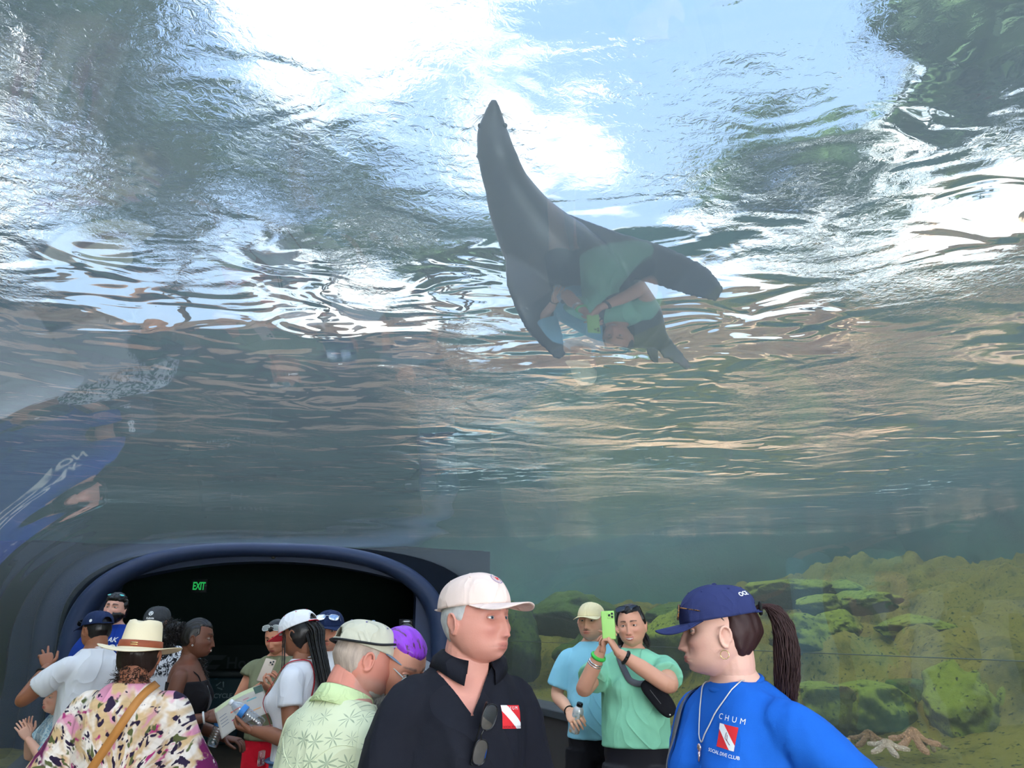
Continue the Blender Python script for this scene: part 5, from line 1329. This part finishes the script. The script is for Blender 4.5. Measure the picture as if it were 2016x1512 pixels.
# 14 --- person in the charcoal cap
P = dict(w=1.0, look=(-6, 10, 0), armR=DOWN_R, armL=DOWN_L, hair=(.01, .008, .008), iris=(.02, .01, .008))
A14 = person('person in a charcoal cap with a white emblem, standing behind the straw hat', P, (308, 1228), 5.9, 180 + 4, srgb(110, 70, 54))
cap(A14, cloth('charcoal_twill', srgb(62, 64, 68), .06, .006, 14), tilt=2, z0=.032, size=1.06, blen=.07)
badge(A14, 90, .42, 0, [(ring_mesh(.012, .017), WHITE, 'emblem', .0014), (poly_mesh([(-.010, -.008), (-.004, -.010), (.0, .004), (.004, -.010), (.010, -.008), (.004, .010), (-.004, .010)]), WHITE, 'emblem', .0016)])
badge(A14, 90, .19, 0, [(text_mesh('Kubota', .019, bold=.0008, shear=.15), WHITE, 'lettering', .0016)])
def m_bw():
    t = NT('black_and_white_print'); n = t.noise(22, 3, .6, None, 2.2); x = t.n('ShaderNodeSeparateXYZ', {0: t.tc()}).outputs['Z']
    k = t.math('MULTIPLY', t.step(n, .48, .52), t.step(x, 1.24, 1.27)); return t.bsdf(t.mix(k, srgb(222, 222, 226), (.02, .02, .025)), .85, .15, cloth_normal(t, .012, 6))
g14 = garment(A14, 't_shirt', .80, 1.49, m_bw(), .014, True, .8, (.09, .095), 13, .006)
trousers(A14, 'trousers', MC['black_leggings'], .97, .10); shoes(A14, MC['black_leather'])

# 15 --- dark haired woman behind the purple hair
P = dict(w=.95, look=(0, 6, 0), neck=.88, armR=DOWN_R, armL=DOWN_L, hair=(.01, .008, .008), iris=(.02, .01, .008))
A15 = person('woman with scraped back hair and a white clip, mostly hidden behind the purple hair', P, (799, 1258), 6.2, 180 + 6, srgb(206, 146, 118))
hair_shell(A15, BLACKHAIR, lambda q: min(max(q.z - .056 - .2 * abs(q.x), .022 - q.y - .7 * max(0, .03 - q.z)), q.z + .08), .008)
bm = bmesh.new(); ico(bm, A15['HM'] @ Vector((0, -.06, .115)), (.045, .04, .032), 3); obj('bun', bm, BLACKHAIR, A15['root'])
bm = bmesh.new(); box(bm, A15['HM'] @ Vector((0, -.025, .135)), (.05, .008, .008), None, .002); obj('hair_clip', bm, WHITE, A15['root'])
garment(A15, 't_shirt', .80, 1.485, cloth('grey_cotton', srgb(120, 124, 134), .05, .012, 6), .012, True, .6, (.08, .085), 14)
trousers(A15, 'trousers', MC['denim_dark'], .97, .10); shoes(A15, MC['white_rubber'])

# 16 --- small boy by the glass
P = dict(w=.86, hs=1.10, neck=.9, look=(8, -6, 0), armR=dict(e=(.18, .10, 1.14), w=(.03, .19, 1.33), d=(-.15, .3, .9), n=(-1, 0, 0), curl=.2), armL=dict(e=(-.18, .10, 1.14), w=(-.03, .21, 1.31), d=(.1, .5, .8), n=(1, 0, 0), curl=.2), head=dict(wide=1.06, nose=.6, brow=.3, cheek=1.6, jaw=.4, chin=.7), hair=(.42, .26, .12), browc=(.45, .30, .18), iris=(.08, .12, .16), lip=srgb(206, 110, 106))
A16 = person('small fair haired boy in a pale blue patterned shirt by the left hand glass', P, (114, 1374), 5.2, 180 - 42, srgb(232, 180, 156))
hair_shell(A16, hair_mat('sandy_hair', (.40, .26, .13), .5), lambda q: min(max(q.z - .052, .020 - q.y - .6 * max(0, .03 - q.z)), q.z + .05), .008, noise_amp=.003)
t = NT('pale_blue_leaf_print'); PB = t.bsdf(t.mix(t.step(t.noise(30, 2, .5, None, 1.5), .5, .56), srgb(196, 216, 220), srgb(140, 176, 196)), .85, .15, cloth_normal(t, .012, 8))
garment(A16, 'shirt', .76, 1.48, PB, .014, True, .8, (.085, .095), 15, .006); trousers(A16, 'shorts', PB, .94, .50); shoes(A16, MC['white_rubber'])
# ---------------------------------------------------------------- things carried, worn over or held
BLACKP = plain('black_plastic', (.010, .010, .012), .25, .5); DLENS = plain('dark_lens', (.012, .014, .018), .04, .9); MLENS = plain('mirror_lens', (.55, .60, .66), .05, .8, 1); CLENS = plain('pale_lens', (.62, .66, .66), .06, .8, .6)
def to_obj(o, M):                                               # keep the mesh in its own small frame, placed by M
    o.matrix_world = M
def glasses(label, M, frame=None, lens=None, w=.060, h=.040, temple=.13, wrap=.18, temples=True, folded=False):
    """M: x across, y forward out of the face, z up; origin on the bridge"""
    frame = frame or BLACKP; lens = lens or DLENS; e = empty('sunglasses'); to_obj(e, M)
    for s in (-1, 1):
        pts = []; N = 24
        for k in range(N + 1):
            a = 2 * math.pi * k / N; x = s * (.011 + w * .5) + w * .5 * math.copysign(abs(math.cos(a)) ** .8, math.cos(a)); z = h * .5 * math.copysign(abs(math.sin(a)) ** .8, math.sin(a)) - .1 * abs(x) * 0
            pts.append(Vector((x, -wrap * abs(x) ** 1.6 * 1.9, z - .006 * (abs(x) / .06))))
        bm = bmesh.new(); tube(bm, pts, .0019, 6); obj('rim', bm, frame, e)
        bm = bmesh.new(); c = bm.verts.new(sum(pts[:-1], Vector()) / N + Vector((0, .003, 0))); vs = [bm.verts.new(p) for p in pts[:-1]]
        for i in range(N): bm.faces.new((vs[i], vs[(i + 1) % N], c))
        obj('lens', bm, lens, e)
        if temples:
            x0 = s * (.011 + w); y0 = -wrap * abs(x0) ** 1.6 * 1.9
            P_ = [(x0, y0, .008), (x0 + s * .004, y0 - temple * .4, .008), (x0 + s * .002, y0 - temple * .8, .004), (x0 - s * .002, y0 - temple, -.018)] if not folded else [(x0, y0, .008), (x0 * .9, y0 - .012, .006), (-x0 * .4, y0 - .014, .004), (-x0 * .8, y0 - .016, -.008)]
            bm = bmesh.new(); tube(bm, catmull(P_, 4), .0026, 6, flat=.7); obj('temple', bm, frame, e)
    bm = bmesh.new(); tube(bm, catmull([(-.012, 0, .004), (0, .001, .008), (.012, 0, .004)], 4), .0022, 6); obj('bridge', bm, frame, e)
    tag(e, label, 'sunglasses'); return e
def on_head(A, x=0, y=0, z=0, pitch=0, cap_=False, yaw_=0, roll=0):
    M = A['W'] @ (A['capM'] if cap_ else A['HM']) @ Matrix.Translation((x, y, z)) @ Matrix.Rotation(R(yaw_), 4, 'Z') @ Matrix.Rotation(R(pitch), 4, 'X') @ Matrix.Rotation(R(roll), 4, 'Y')
    l, r, s = M.decompose(); return Matrix.LocRotScale(l, r, (A['s'],) * 3)
TORT = NT('tortoiseshell'); TORT = TORT.bsdf(TORT.ramp(TORT.noise(160, 2), [(.42, (.02, .008, .004)), (.58, (.30, .13, .03))]), .15, .6)
glasses('tortoiseshell sunglasses resting above the brim of the navy cap of the blue shirted woman', on_head(A2, 0, .106, .066, 14, True), TORT, plain('brown_lens', (.10, .045, .012), .08, .8))
glasses('dark sunglasses pushed up on the hair of the woman in mint', on_head(A4, 0, .060, .104, 40))
glasses('mirrored sunglasses on top of the navy cap of the man in white', on_head(A7, 0, .094, .084, 34, True), plain('silver_frame', (.7, .7, .72), .25, .5, 1), MLENS)
glasses('pale framed sunglasses on the head of the woman in the olive top', on_head(A9, 0, .066, .092, 30), plain('white_frame', (.75, .75, .72), .3, .5), CLENS)
glasses('black sunglasses on the navy cap of the man by the left glass', on_head(A12, -.0, .108, .055, 16, True))
glasses('slim sunglasses on the black hair of the bearded man', on_head(A13, 0, .052, .112, 44), BLACKP, plain('teal_reflection_lens', (.05, .45, .42), .1, .8), h=.024)  # teal reflection put into the lens colour
g_ = glasses('white framed sunglasses with a black neoprene strap on the khaki cap', on_head(A6, 0, .108, .058, 16, True), plain('white_top_frame', (.55, .60, .60), .3, .5), DLENS)
bm = bmesh.new(); M_ = g_.matrix_world.inverted() @ on_head(A6, cap_=True)
tube(bm, catmull([M_ @ Vector(p) for p in ((-.084, .060, .060), (-.093, .01, .046), (-.088, -.055, .038), (-.045, -.104, .036), (0, -.116, .036), (.045, -.104, .036), (.088, -.055, .038), (.093, .01, .046), (.084, .060, .060))], 6), .0085, 8, flat=.45); obj('neoprene_strap', bm, plain('neoprene', (.02, .022, .026), .7), g_)
glasses('clear lens glasses worn low by the woman with purple hair', on_head(A5, 0, .094, -.004, -6), plain('clear_frame', (.55, .62, .62), .2, .6), plain('faint_lens', (.30, .38, .38), .1, .8), w=.050, h=.028)
Mx = A1['W'] @ (Matrix.Translation(A1['f'](Vector((.012, .175, 1.325)))) @ Matrix.Rotation(R(8), 4, 'Z') @ Matrix.Rotation(R(-12), 4, 'X') @ Matrix.Rotation(R(80), 4, 'Y'))
l, r, s_ = Mx.decompose(); glasses('black framed sunglasses hanging from the neck opening of the black polo shirt', Matrix.LocRotScale(l, r, (A1['s'],) * 3), BLACKP, MLENS, folded=True, w=.062, h=.042)

def phone(label, M, mat, lenses=3, pattern='tri'):
    e = empty('phone'); to_obj(e, M)
    bm = bmesh.new(); box(bm, (0, 0, 0), (.0745, .0095, .152), None, .0045); obj('case', bm, mat, e)
    bm = bmesh.new(); box(bm, (0, -.0052, 0), (.068, .001, .145), None, .0003); obj('screen', bm, plain('dark_screen', (.01, .012, .016), .05, .8), e)
    bm = bmesh.new(); box(bm, (-.016, .0058, .052), (.036, .003, .037), None, .0014); c = obj('camera_plate', bm, mat, e)
    for x, z in ((-.024, .060), (-.024, .043), (-.008, .052)):
        bm = bmesh.new(); lathe(bm, [(0, 0), (.0065, 0), (.0065, .002), (.0052, .0026), (0, .0026)], 16, Matrix.Translation((x, .0070, z)) @ Matrix.Rotation(R(-90), 4, 'X')); obj('camera_lens', bm, BLACKP, c)
    tag(e, label, 'phone'); return e
def scaled(A, M):
    l, r, s = (A['W'] @ M).decompose(); return Matrix.LocRotScale(l, r, (1, 1, 1))
f4 = A4['f']; wr = f4(Vector(A4['P']['armR']['w'])); wl = f4(Vector(A4['P']['armL']['w']))
pc = (wr + wl) * .5 + Vector((.0, .035, .135))
phone('lime green phone held up by the woman in the mint shirt', scaled(A4, Matrix.Translation(pc) @ Matrix.Rotation(R(10), 4, 'Z') @ Matrix.Rotation(R(2), 4, 'Y')), plain('lime_case', srgb(176, 230, 130), .45))
f9 = A9['f']; pc = (f9(Vector(A9['P']['armR']['w'])) + f9(Vector(A9['P']['armL']['w']))) * .5 + Vector((.008, .03, .12))
phone('pale gold phone held low by the woman in the olive top', scaled(A9, Matrix.Translation(pc) @ Matrix.Rotation(R(10), 4, 'Z') @ Matrix.Rotation(R(22), 4, 'X') @ Matrix.Rotation(R(-12), 4, 'Y')), plain('gold_case', srgb(206, 186, 168), .35))

def m_clear():
    t = NT('clear_plastic'); lw = t.n('ShaderNodeLayerWeight', {'Blend': .5}).outputs['Facing']
    tr = t.n('ShaderNodeBsdfTransparent', {0: (.90, .94, .97, 1)}).outputs[0]; gl = t.n('ShaderNodeBsdfGlossy', {'Color': (1, 1, 1, 1), 'Roughness': .06}).outputs[0]
    return t.surf(t.n('ShaderNodeMixShader', {0: t.math('MULTIPLY_ADD', t.math('POWER', lw, 2), .7, .14, clamp=True), 1: tr, 2: gl}).outputs[0])
CLEAR = m_clear(); BLUEL = plain('blue_label', srgb(70, 140, 216), .4); WCAP = plain('white_cap_plastic', (.85, .85, .86), .4)
def pet_bottle(label, M, group=None):
    e = empty('water_bottle'); to_obj(e, M); prof = [(0, -.10), (.026, -.10), (.031, -.094), (.032, -.08)]
    z = -.075
    while z < .0: prof += [(.0325, z), (.0300, z + .006), (.0325, z + .012)]; z += .014
    prof += [(.0325, .005), (.0320, .035), (.0325, .045), (.029, .062), (.018, .082), (.0125, .088), (.0125, .100), (0, .100)]
    bm = bmesh.new(); lathe(bm, prof, 28); obj('bottle_body', bm, CLEAR, e)
    bm = bmesh.new(); lathe(bm, [(.0328, .008), (.0334, .010), (.0330, .034), (.0326, .036)], 28); obj('label_sleeve', bm, BLUEL, e)
    bm = bmesh.new(); lathe(bm, [(0, .090), (.0145, .090), (.0148, .094), (.0145, .105), (.012, .108), (0, .108)], 24); obj('bottle_cap', bm, WCAP, e)
    tag(e, label, 'bottle', group); return e
def hand_c(A, sd, f=.09, n=.03):
    a = A['P']['armR' if sd > 0 else 'armL']; d = Vector(a['d']).normalized(); nn = Vector(a['n']); nn = (nn - d * d.dot(nn)).normalized(); return A['f'](Vector(a['w'])) + d * f + nn * n
def axisM(o, z, x=Vector((1, .3, 0))):
    z = Vector(z).normalized(); x = (x - z * z.dot(x)).normalized(); return basis(x, z.cross(x), z, o)
pet_bottle('clear water bottle hanging from the hand of the woman in the black dress', Matrix.Translation(A10['W'] @ hand_c(A10, 1, .09, .03)) @ axisM(Vector(), (.28, .1, .95)) @ Matrix.Translation((0, 0, -.055)))
pet_bottle('clear water bottle held on its side against the map by the woman with braids', Matrix.Translation(A8['W'] @ (hand_c(A8, -1, .06, .048) + Vector((0, 0, .02)))) @ axisM(Vector(), (-.80, -.1, .55)) @ Matrix.Translation((0, 0, .01)))
# folded map
def park_map():
    c = A8['W'] @ (A8['f'](Vector((-.03, .29, 1.21)))); e = empty('map_leaflet'); to_obj(e, Matrix.Translation(c) @ Matrix.Rotation(R(-10), 4, 'Z') @ Matrix.Rotation(R(-38), 4, 'X') @ Matrix.Rotation(R(0), 4, 'Z'))
    x, z = Vector((.80, 0, .60)), Vector((-.60, 0, .80))
    def pt(a, b, off=0): return x * a + z * b + Vector((0, -.020 * math.sin((a + .13) / .26 * math.pi) - .012 * (b / .1) ** 2 + off, 0))
    bm = bmesh.new(); loft(bm, [[pt(-.13 + .26 * i / 20, -.10 + .20 * j / 12) for i in range(21)] for j in range(13)], close=False); bmesh.ops.solidify(bm, geom=bm.faces, thickness=.0008)
    obj('sheet', bm, plain('map_paper', srgb(226, 220, 212), .6), e)
    def patch(nm, a0, a1, b0, b1, col):
        bm = bmesh.new(); loft(bm, [[pt(a0 + (a1 - a0) * i / 6, b0 + (b1 - b0) * j / 3, -.0012) for i in range(7)] for j in range(4)], close=False); obj(nm, bm, plain('ink_%d_%d_%d' % col, srgb(*col), .7), e)
    patch('printed_panel', -.125, .10, .076, .098, (196, 206, 168)); patch('orange_bar', -.055, .0, .015, .024, (214, 110, 84)); patch('magenta_bar', .0, .055, .0, .009, (176, 60, 104)) if False else None
    patch('magenta_bar', -.06, -.02, -.035, -.027, (176, 60, 104)); patch('teal_bar', .035, .085, .030, .038, (110, 158, 166)); patch('tan_bar', .04, .09, -.045, -.037, (206, 152, 104)); patch('pink_bar', .02, .05, .048, .053, (190, 120, 130))
    for i in range(4): patch('text_lines', -.115, -.075, .040 - i * .020 - .008, .040 - i * .020 - .004, (120, 126, 140))
    patch('green_flap', .085, .128, .055, .095, (70, 92, 84))
    tag(e, 'printed paper map leaflet held open by the woman with braids', 'map')
park_map()
# aluminium bottle
e = empty('metal_bottle'); to_obj(e, Matrix.Translation(A3['W'] @ hand_c(A3, 1, .075, .030)) @ axisM(Vector(), (.22, -.25, .95)) @ Matrix.Translation((0, 0, .02)))
t = NT('bottle_print'); z = t.n('ShaderNodeSeparateXYZ', {0: t.tc()}).outputs['Z']
m = t.bsdf(t.mix(t.math('MULTIPLY', t.step(t.noise(40, 3), .5, .56), t.step(z, .045, .035)), srgb(212, 214, 216), t.mix(t.step(t.noise(26, 1), .48, .52), srgb(120, 180, 196), srgb(212, 180, 140))), .3, .5, Metallic=.3)
bm = bmesh.new(); lathe(bm, [(0, -.085), (.030, -.085), (.033, -.08), (.033, .045), (.030, .058), (.020, .072), (.017, .074), (0, .074)], 28); obj('bottle_body', bm, m, e)
bm = bmesh.new(); lathe(bm, [(0, .072), (.019, .072), (.0195, .090), (.017, .096), (0, .096)], 24); obj('bottle_cap', bm, BLACKP, e)
tag(e, 'white metal bottle with a black lid in the hand of the man in light blue', 'bottle')
# ---- bags with straps that lie on the clothes
def strap(A, tgt, pts, w, mat, parent, name='strap', off=.004):
    tb = bmesh.new(); tb.from_mesh(tgt.data); bv = BVHTree.FromBMesh(tb); P_ = catmull([A['f'](Vector(p)) for p in pts], 8); Q = []; N_ = []
    for p in P_:
        h = bv.find_nearest(p); Q.append(h[0]); N_.append(h[1])
    tb.free()
    for _ in range(4): N_ = [(N_[max(0, i - 1)] + N_[i] + N_[min(len(N_) - 1, i + 1)]).normalized() for i in range(len(N_))]; Q = [Q[0]] + [(Q[i - 1] + Q[i] * 2 + Q[i + 1]) / 4 for i in range(1, len(Q) - 1)] + [Q[-1]]
    rows = []
    for i, p in enumerate(Q):
        d = (Q[min(i + 1, len(Q) - 1)] - Q[max(i - 1, 0)]).normalized(); s_ = d.cross(N_[i]).normalized(); o = p + N_[i] * (off + .003)
        rows.append([o + s_ * w / 2, o + s_ * w / 2 + N_[i] * .003, o - s_ * w / 2 + N_[i] * .003, o - s_ * w / 2])
    bm = bmesh.new(); loft(bm, rows); bmesh.ops.recalc_face_normals(bm, faces=bm.faces)
    if parent is None: return bm
    M_ = parent.matrix_world.inverted() @ A['W']; bmesh.ops.transform(bm, matrix=M_, verts=bm.verts)
    return obj(name, bm, mat, parent)
GREYS = plain('grey_webbing', srgb(96, 98, 104), .8); BLKN = cloth('black_nylon', (.012, .012, .016), .2, .004, 12)
def bag_root(A, p, rot=0):
    e = empty('crossbody_bag'); M_ = A['W'] @ Matrix.Translation(A['f'](Vector(p))) @ Matrix.Rotation(R(rot), 4, 'Y'); l, r, s = M_.decompose(); to_obj(e, Matrix.LocRotScale(l, r, (1, 1, 1))); return e
e = bag_root(A4, (-.145, .225, 1.235), 38)
bm = bmesh.new()
rings = []
for yy, k in ((-.030, .80), (-.024, .95), (-.008, 1), (.012, 1), (.026, .93), (.032, .70)):
    rings.append([Vector((.052 * k * math.copysign(abs(math.cos(a)) ** .55, math.cos(a)) * (1 + .15 * math.sin(a)), yy, .115 * k * math.copysign(abs(math.sin(a)) ** .55, math.sin(a)))) for a in (2 * math.pi * j / 40 for j in range(40))])
loft(bm, rings); obj('pouch', bm, BLKN, e)
bm = bmesh.new(); tube(bm, [(.012, .036, .06), (.012, .036, -.03)], .0016, 6); obj('zip', bm, plain('grey_zip', (.15, .15, .16), .4), e)
bm = bmesh.new(); ico(bm, (.01, .034, -.10), .006, 2); obj('stud', bm, plain('silver', (.75, .72, .7), .25, .5, 1), e)
strap(A4, g4, [(.085, -.02, 1.50), (.07, .12, 1.42), (.0, .2, 1.32), (-.06, .22, 1.33), (-.10, .2, 1.31)], .036, GREYS, e)
tag(e, 'black crossbody pouch bag with a grey strap on the woman in mint', 'bag')
e = bag_root(A11, (-.33, .06, .86), 0)
LEA = plain('tan_leather_strap', srgb(190, 128, 66), .55, .3, var=.12, vscale=20)
bm = bmesh.new(); box(bm, (0, 0, -.06), (.07, .22, .16), None, .02); obj('pouch', bm, LEA, e)
strap(A11, g11, [(.085, .02, 1.49), (.07, -.10, 1.44), (.01, -.17, 1.32), (-.08, -.21, 1.17), (-.17, -.22, 1.03), (-.26, -.16, .90)], .034, LEA, e)
tag(e, 'tan leather crossbody strap running down the back of the tie dye blouse', 'bag')
e = bag_root(A10, (-.20, -.04, .92), 0); bm = bmesh.new(); box(bm, (0, 0, 0), (.05, .16, .12), None, .02); obj('pouch', bm, BLKN, e)
strap(A10, g10, [(.05, .13, 1.33), (.0, .16, 1.26), (-.08, .14, 1.14), (-.15, .08, 1.02)], .030, GREYS, e)
tag(e, 'small bag with a grey strap across the black dress', 'bag')
e = bag_root(A2, (.26, .02, .92), 0); bm = bmesh.new(); box(bm, (0, 0, 0), (.06, .20, .14), None, .02); obj('pouch', bm, BLKN, e)
g2_ = [c for c in A2['root'].children if c.name.startswith('t_shirt')][0]
strap(A2, g2_, [(.125, -.05, 1.46), (.135, .06, 1.43), (.13, .14, 1.35), (.13, .17, 1.22), (.16, .15, 1.05)], .028, GREYS, e)
tag(e, 'dark bag with a grey shoulder strap worn by the blue shirted woman', 'bag')
# red lanyard with a small clear pouch, worn by the woman with braids
e = bag_root(A8, (-.10, .135, 1.03), 0); e.name = 'lanyard'
bm = bmesh.new(); box(bm, (0, 0, -.03), (.05, .02, .07), None, .006); obj('clear_pouch', bm, CLEAR, e)
REDC = plain('red_cord', srgb(168, 30, 44), .6)
strap(A8, g8, [(-.075, -.07, 1.46), (-.10, -.02, 1.475), (-.095, .07, 1.42), (-.095, .17, 1.28), (-.10, .13, 1.12), (-.10, .12, 1.05)], .008, REDC, e, 'cord')
strap(A8, g8, [(-.075, -.07, 1.46), (-.10, -.12, 1.36), (-.13, -.11, 1.20), (-.14, -.10, 1.05)], .008, REDC, e, 'cord')
tag(e, 'red lanyard with a clear pouch on the woman with braids', 'lanyard')

# ---------------------------------------------------------------- inside the dark hall
def wallM(px, py, d):                                           # a point on the hall's back wall plane at depth d, in portal axes
    dr = ray(px, py); t_ = ((PO + PV * d) - CAM).dot(PV) / dr.dot(PV); return CAM + dr * t_
def flat(me, o, mat, name, parent=None, sc=1):
    M = basis(PU, Vector((0, 0, 1)), -PV, o) @ Matrix.Diagonal((sc, sc, 1, 1)); me.transform(M); return obj(name, me, mat, parent, smooth=False)
ex = wallM(392, 1153, 2.0); e = empty('exit_sign', ex, PT)
bm = bmesh.new(); box(bm, (0, .02, 0), (.21, .03, .19), None, .006); obj('housing', bm, plain('dark_sign_housing', srgb(14, 20, 26), .5), e)
gm = NT('green_lit_letters'); gm = gm.surf(gm.n('ShaderNodeEmission', {'Color': (.03, .62, .13, 1), 'Strength': .4}).outputs[0])
me = text_mesh('EXIT', .145, extrude=.002, bold=.003, spacing=.9); me.transform(Matrix.Translation((0, -.002, -.01)) @ Matrix.Rotation(R(90), 4, 'X') @ Matrix.Diagonal((.60, 1, 1, 1))); obj('lettering', me, gm, e, smooth=False)
me = text_mesh('>', .05, extrude=.002); me.transform(Matrix.Translation((.092, -.002, 0)) @ Matrix.Rotation(R(90), 4, 'X')); obj('arrow', me, plain('dim_grey_print', (.10, .11, .12), .6), e, smooth=False)
bm = bmesh.new(); box(bm, (0, .02, (2.49 - ex.z + .12) / 2), (.03, .02, 2.49 - ex.z - .12), None, .003); obj('bracket', bm, DARK, e)
tag(e, 'green lit exit sign hanging in the dark doorway', 'exit sign')
wp = wallM(495, 1306, 5.5); e = empty('wall_sign', wp, PT)
bm = bmesh.new(); box(bm, (0, .03, 0), (1.7, .03, .62), None, .01); obj('board', bm, plain('near_black_board', (.010, .011, .014), .6), e)
GP = plain('dim_sign_print', (.12, .125, .15), .7)
me = text_mesh('Houston', .27, bold=.003); me.transform(Matrix.Translation((.05, .012, 0)) @ Matrix.Rotation(R(90), 4, 'X')); obj('lettering', me, GP, e, smooth=False)
me = poly_mesh([(-.80, .14), (-.42, .14), (-.50, .06), (-.66, .06), (-.72, -.02), (-.52, -.02), (-.60, -.10), (-.74, -.10), (-.80, -.18)]); me.transform(Matrix.Translation((0, .012, 0)) @ Matrix.Rotation(R(90), 4, 'X')); obj('emblem', me, GP, e, smooth=False)
tag(e, 'dim sign reading Houston on the wall of the dark hall', 'sign')
def bin_(label, px, py, d, col, txt):
    p = wallM(px, py, d); p.z = 0; e = empty('recycling_bin', p, PT)
    bm = bmesh.new(); box(bm, (0, 0, .46), (.62, .5, .90), None, .03); obj('bin_body', bm, col, e)
    bm = bmesh.new(); box(bm, (0, 0, .955), (.68, .56, .09), None, .03); obj('lid', bm, plain('dark_grey_lid', srgb(52, 56, 60), .5), e)
    if txt:
        me = text_mesh('RECYCLE', .085, bold=.002); me.transform(Matrix.Translation((.02, -.258, .66)) @ Matrix.Rotation(R(90), 4, 'X')); obj('lettering', me, plain('pale_print', srgb(150, 170, 176), .6), e, smooth=False)
        bm = bmesh.new()
        for k in range(3):
            a = R(90 + 120 * k); b = R(90 + 120 * k + 78); p0 = Vector((.05 * math.cos(a), 0, .05 * math.sin(a))); p1 = Vector((.05 * math.cos(b), 0, .05 * math.sin(b))); tube(bm, [p0, p1], [.009, .009], 6)
            tube(bm, [p1, p1 + (p1 - p0).normalized() * .022], [.016, .001], 6)
        bmesh.ops.translate(bm, vec=(.02, -.258, .80), verts=bm.verts); obj('recycling_mark', bm, plain('pale_print', (.3, .4, .42), .6), e)
    else:
        me = ring_mesh(.02, .028, 4); me.transform(Matrix.Translation((.08, -.258, .80)) @ Matrix.Rotation(R(90), 4, 'X') @ Matrix.Rotation(R(45), 4, 'Z')); obj('square_mark', me, plain('pale_print', (.3, .4, .42), .6), e, smooth=False)
    tag(e, label, 'bin')
bin_('dark teal recycling bin with white lettering beyond the black dress', 432, 1390, 3.2, plain('teal_bin', srgb(12, 52, 66), .5), True)
bin_('dark grey bin with a small square mark beside the teal one', 472, 1390, 3.3, plain('grey_bin', srgb(22, 24, 28), .5), False)
sp = wallM(803, 1232, .34); e = empty('notice_board', sp, PT)
bm = bmesh.new(); box(bm, (0, -.0, 0), (.22, .016, .16), None, .004); obj('board', bm, plain('charcoal_board', srgb(34, 34, 42), .6), e)
me = text_mesh('Texas', .035, bold=.001); me.transform(Matrix.Translation((-.07, -.010, -.02)) @ Matrix.Rotation(R(90), 4, 'X')); obj('lettering', me, WHITE, e, smooth=False)
tag(e, 'small charcoal notice with white print on the right jamb of the doorway', 'notice')
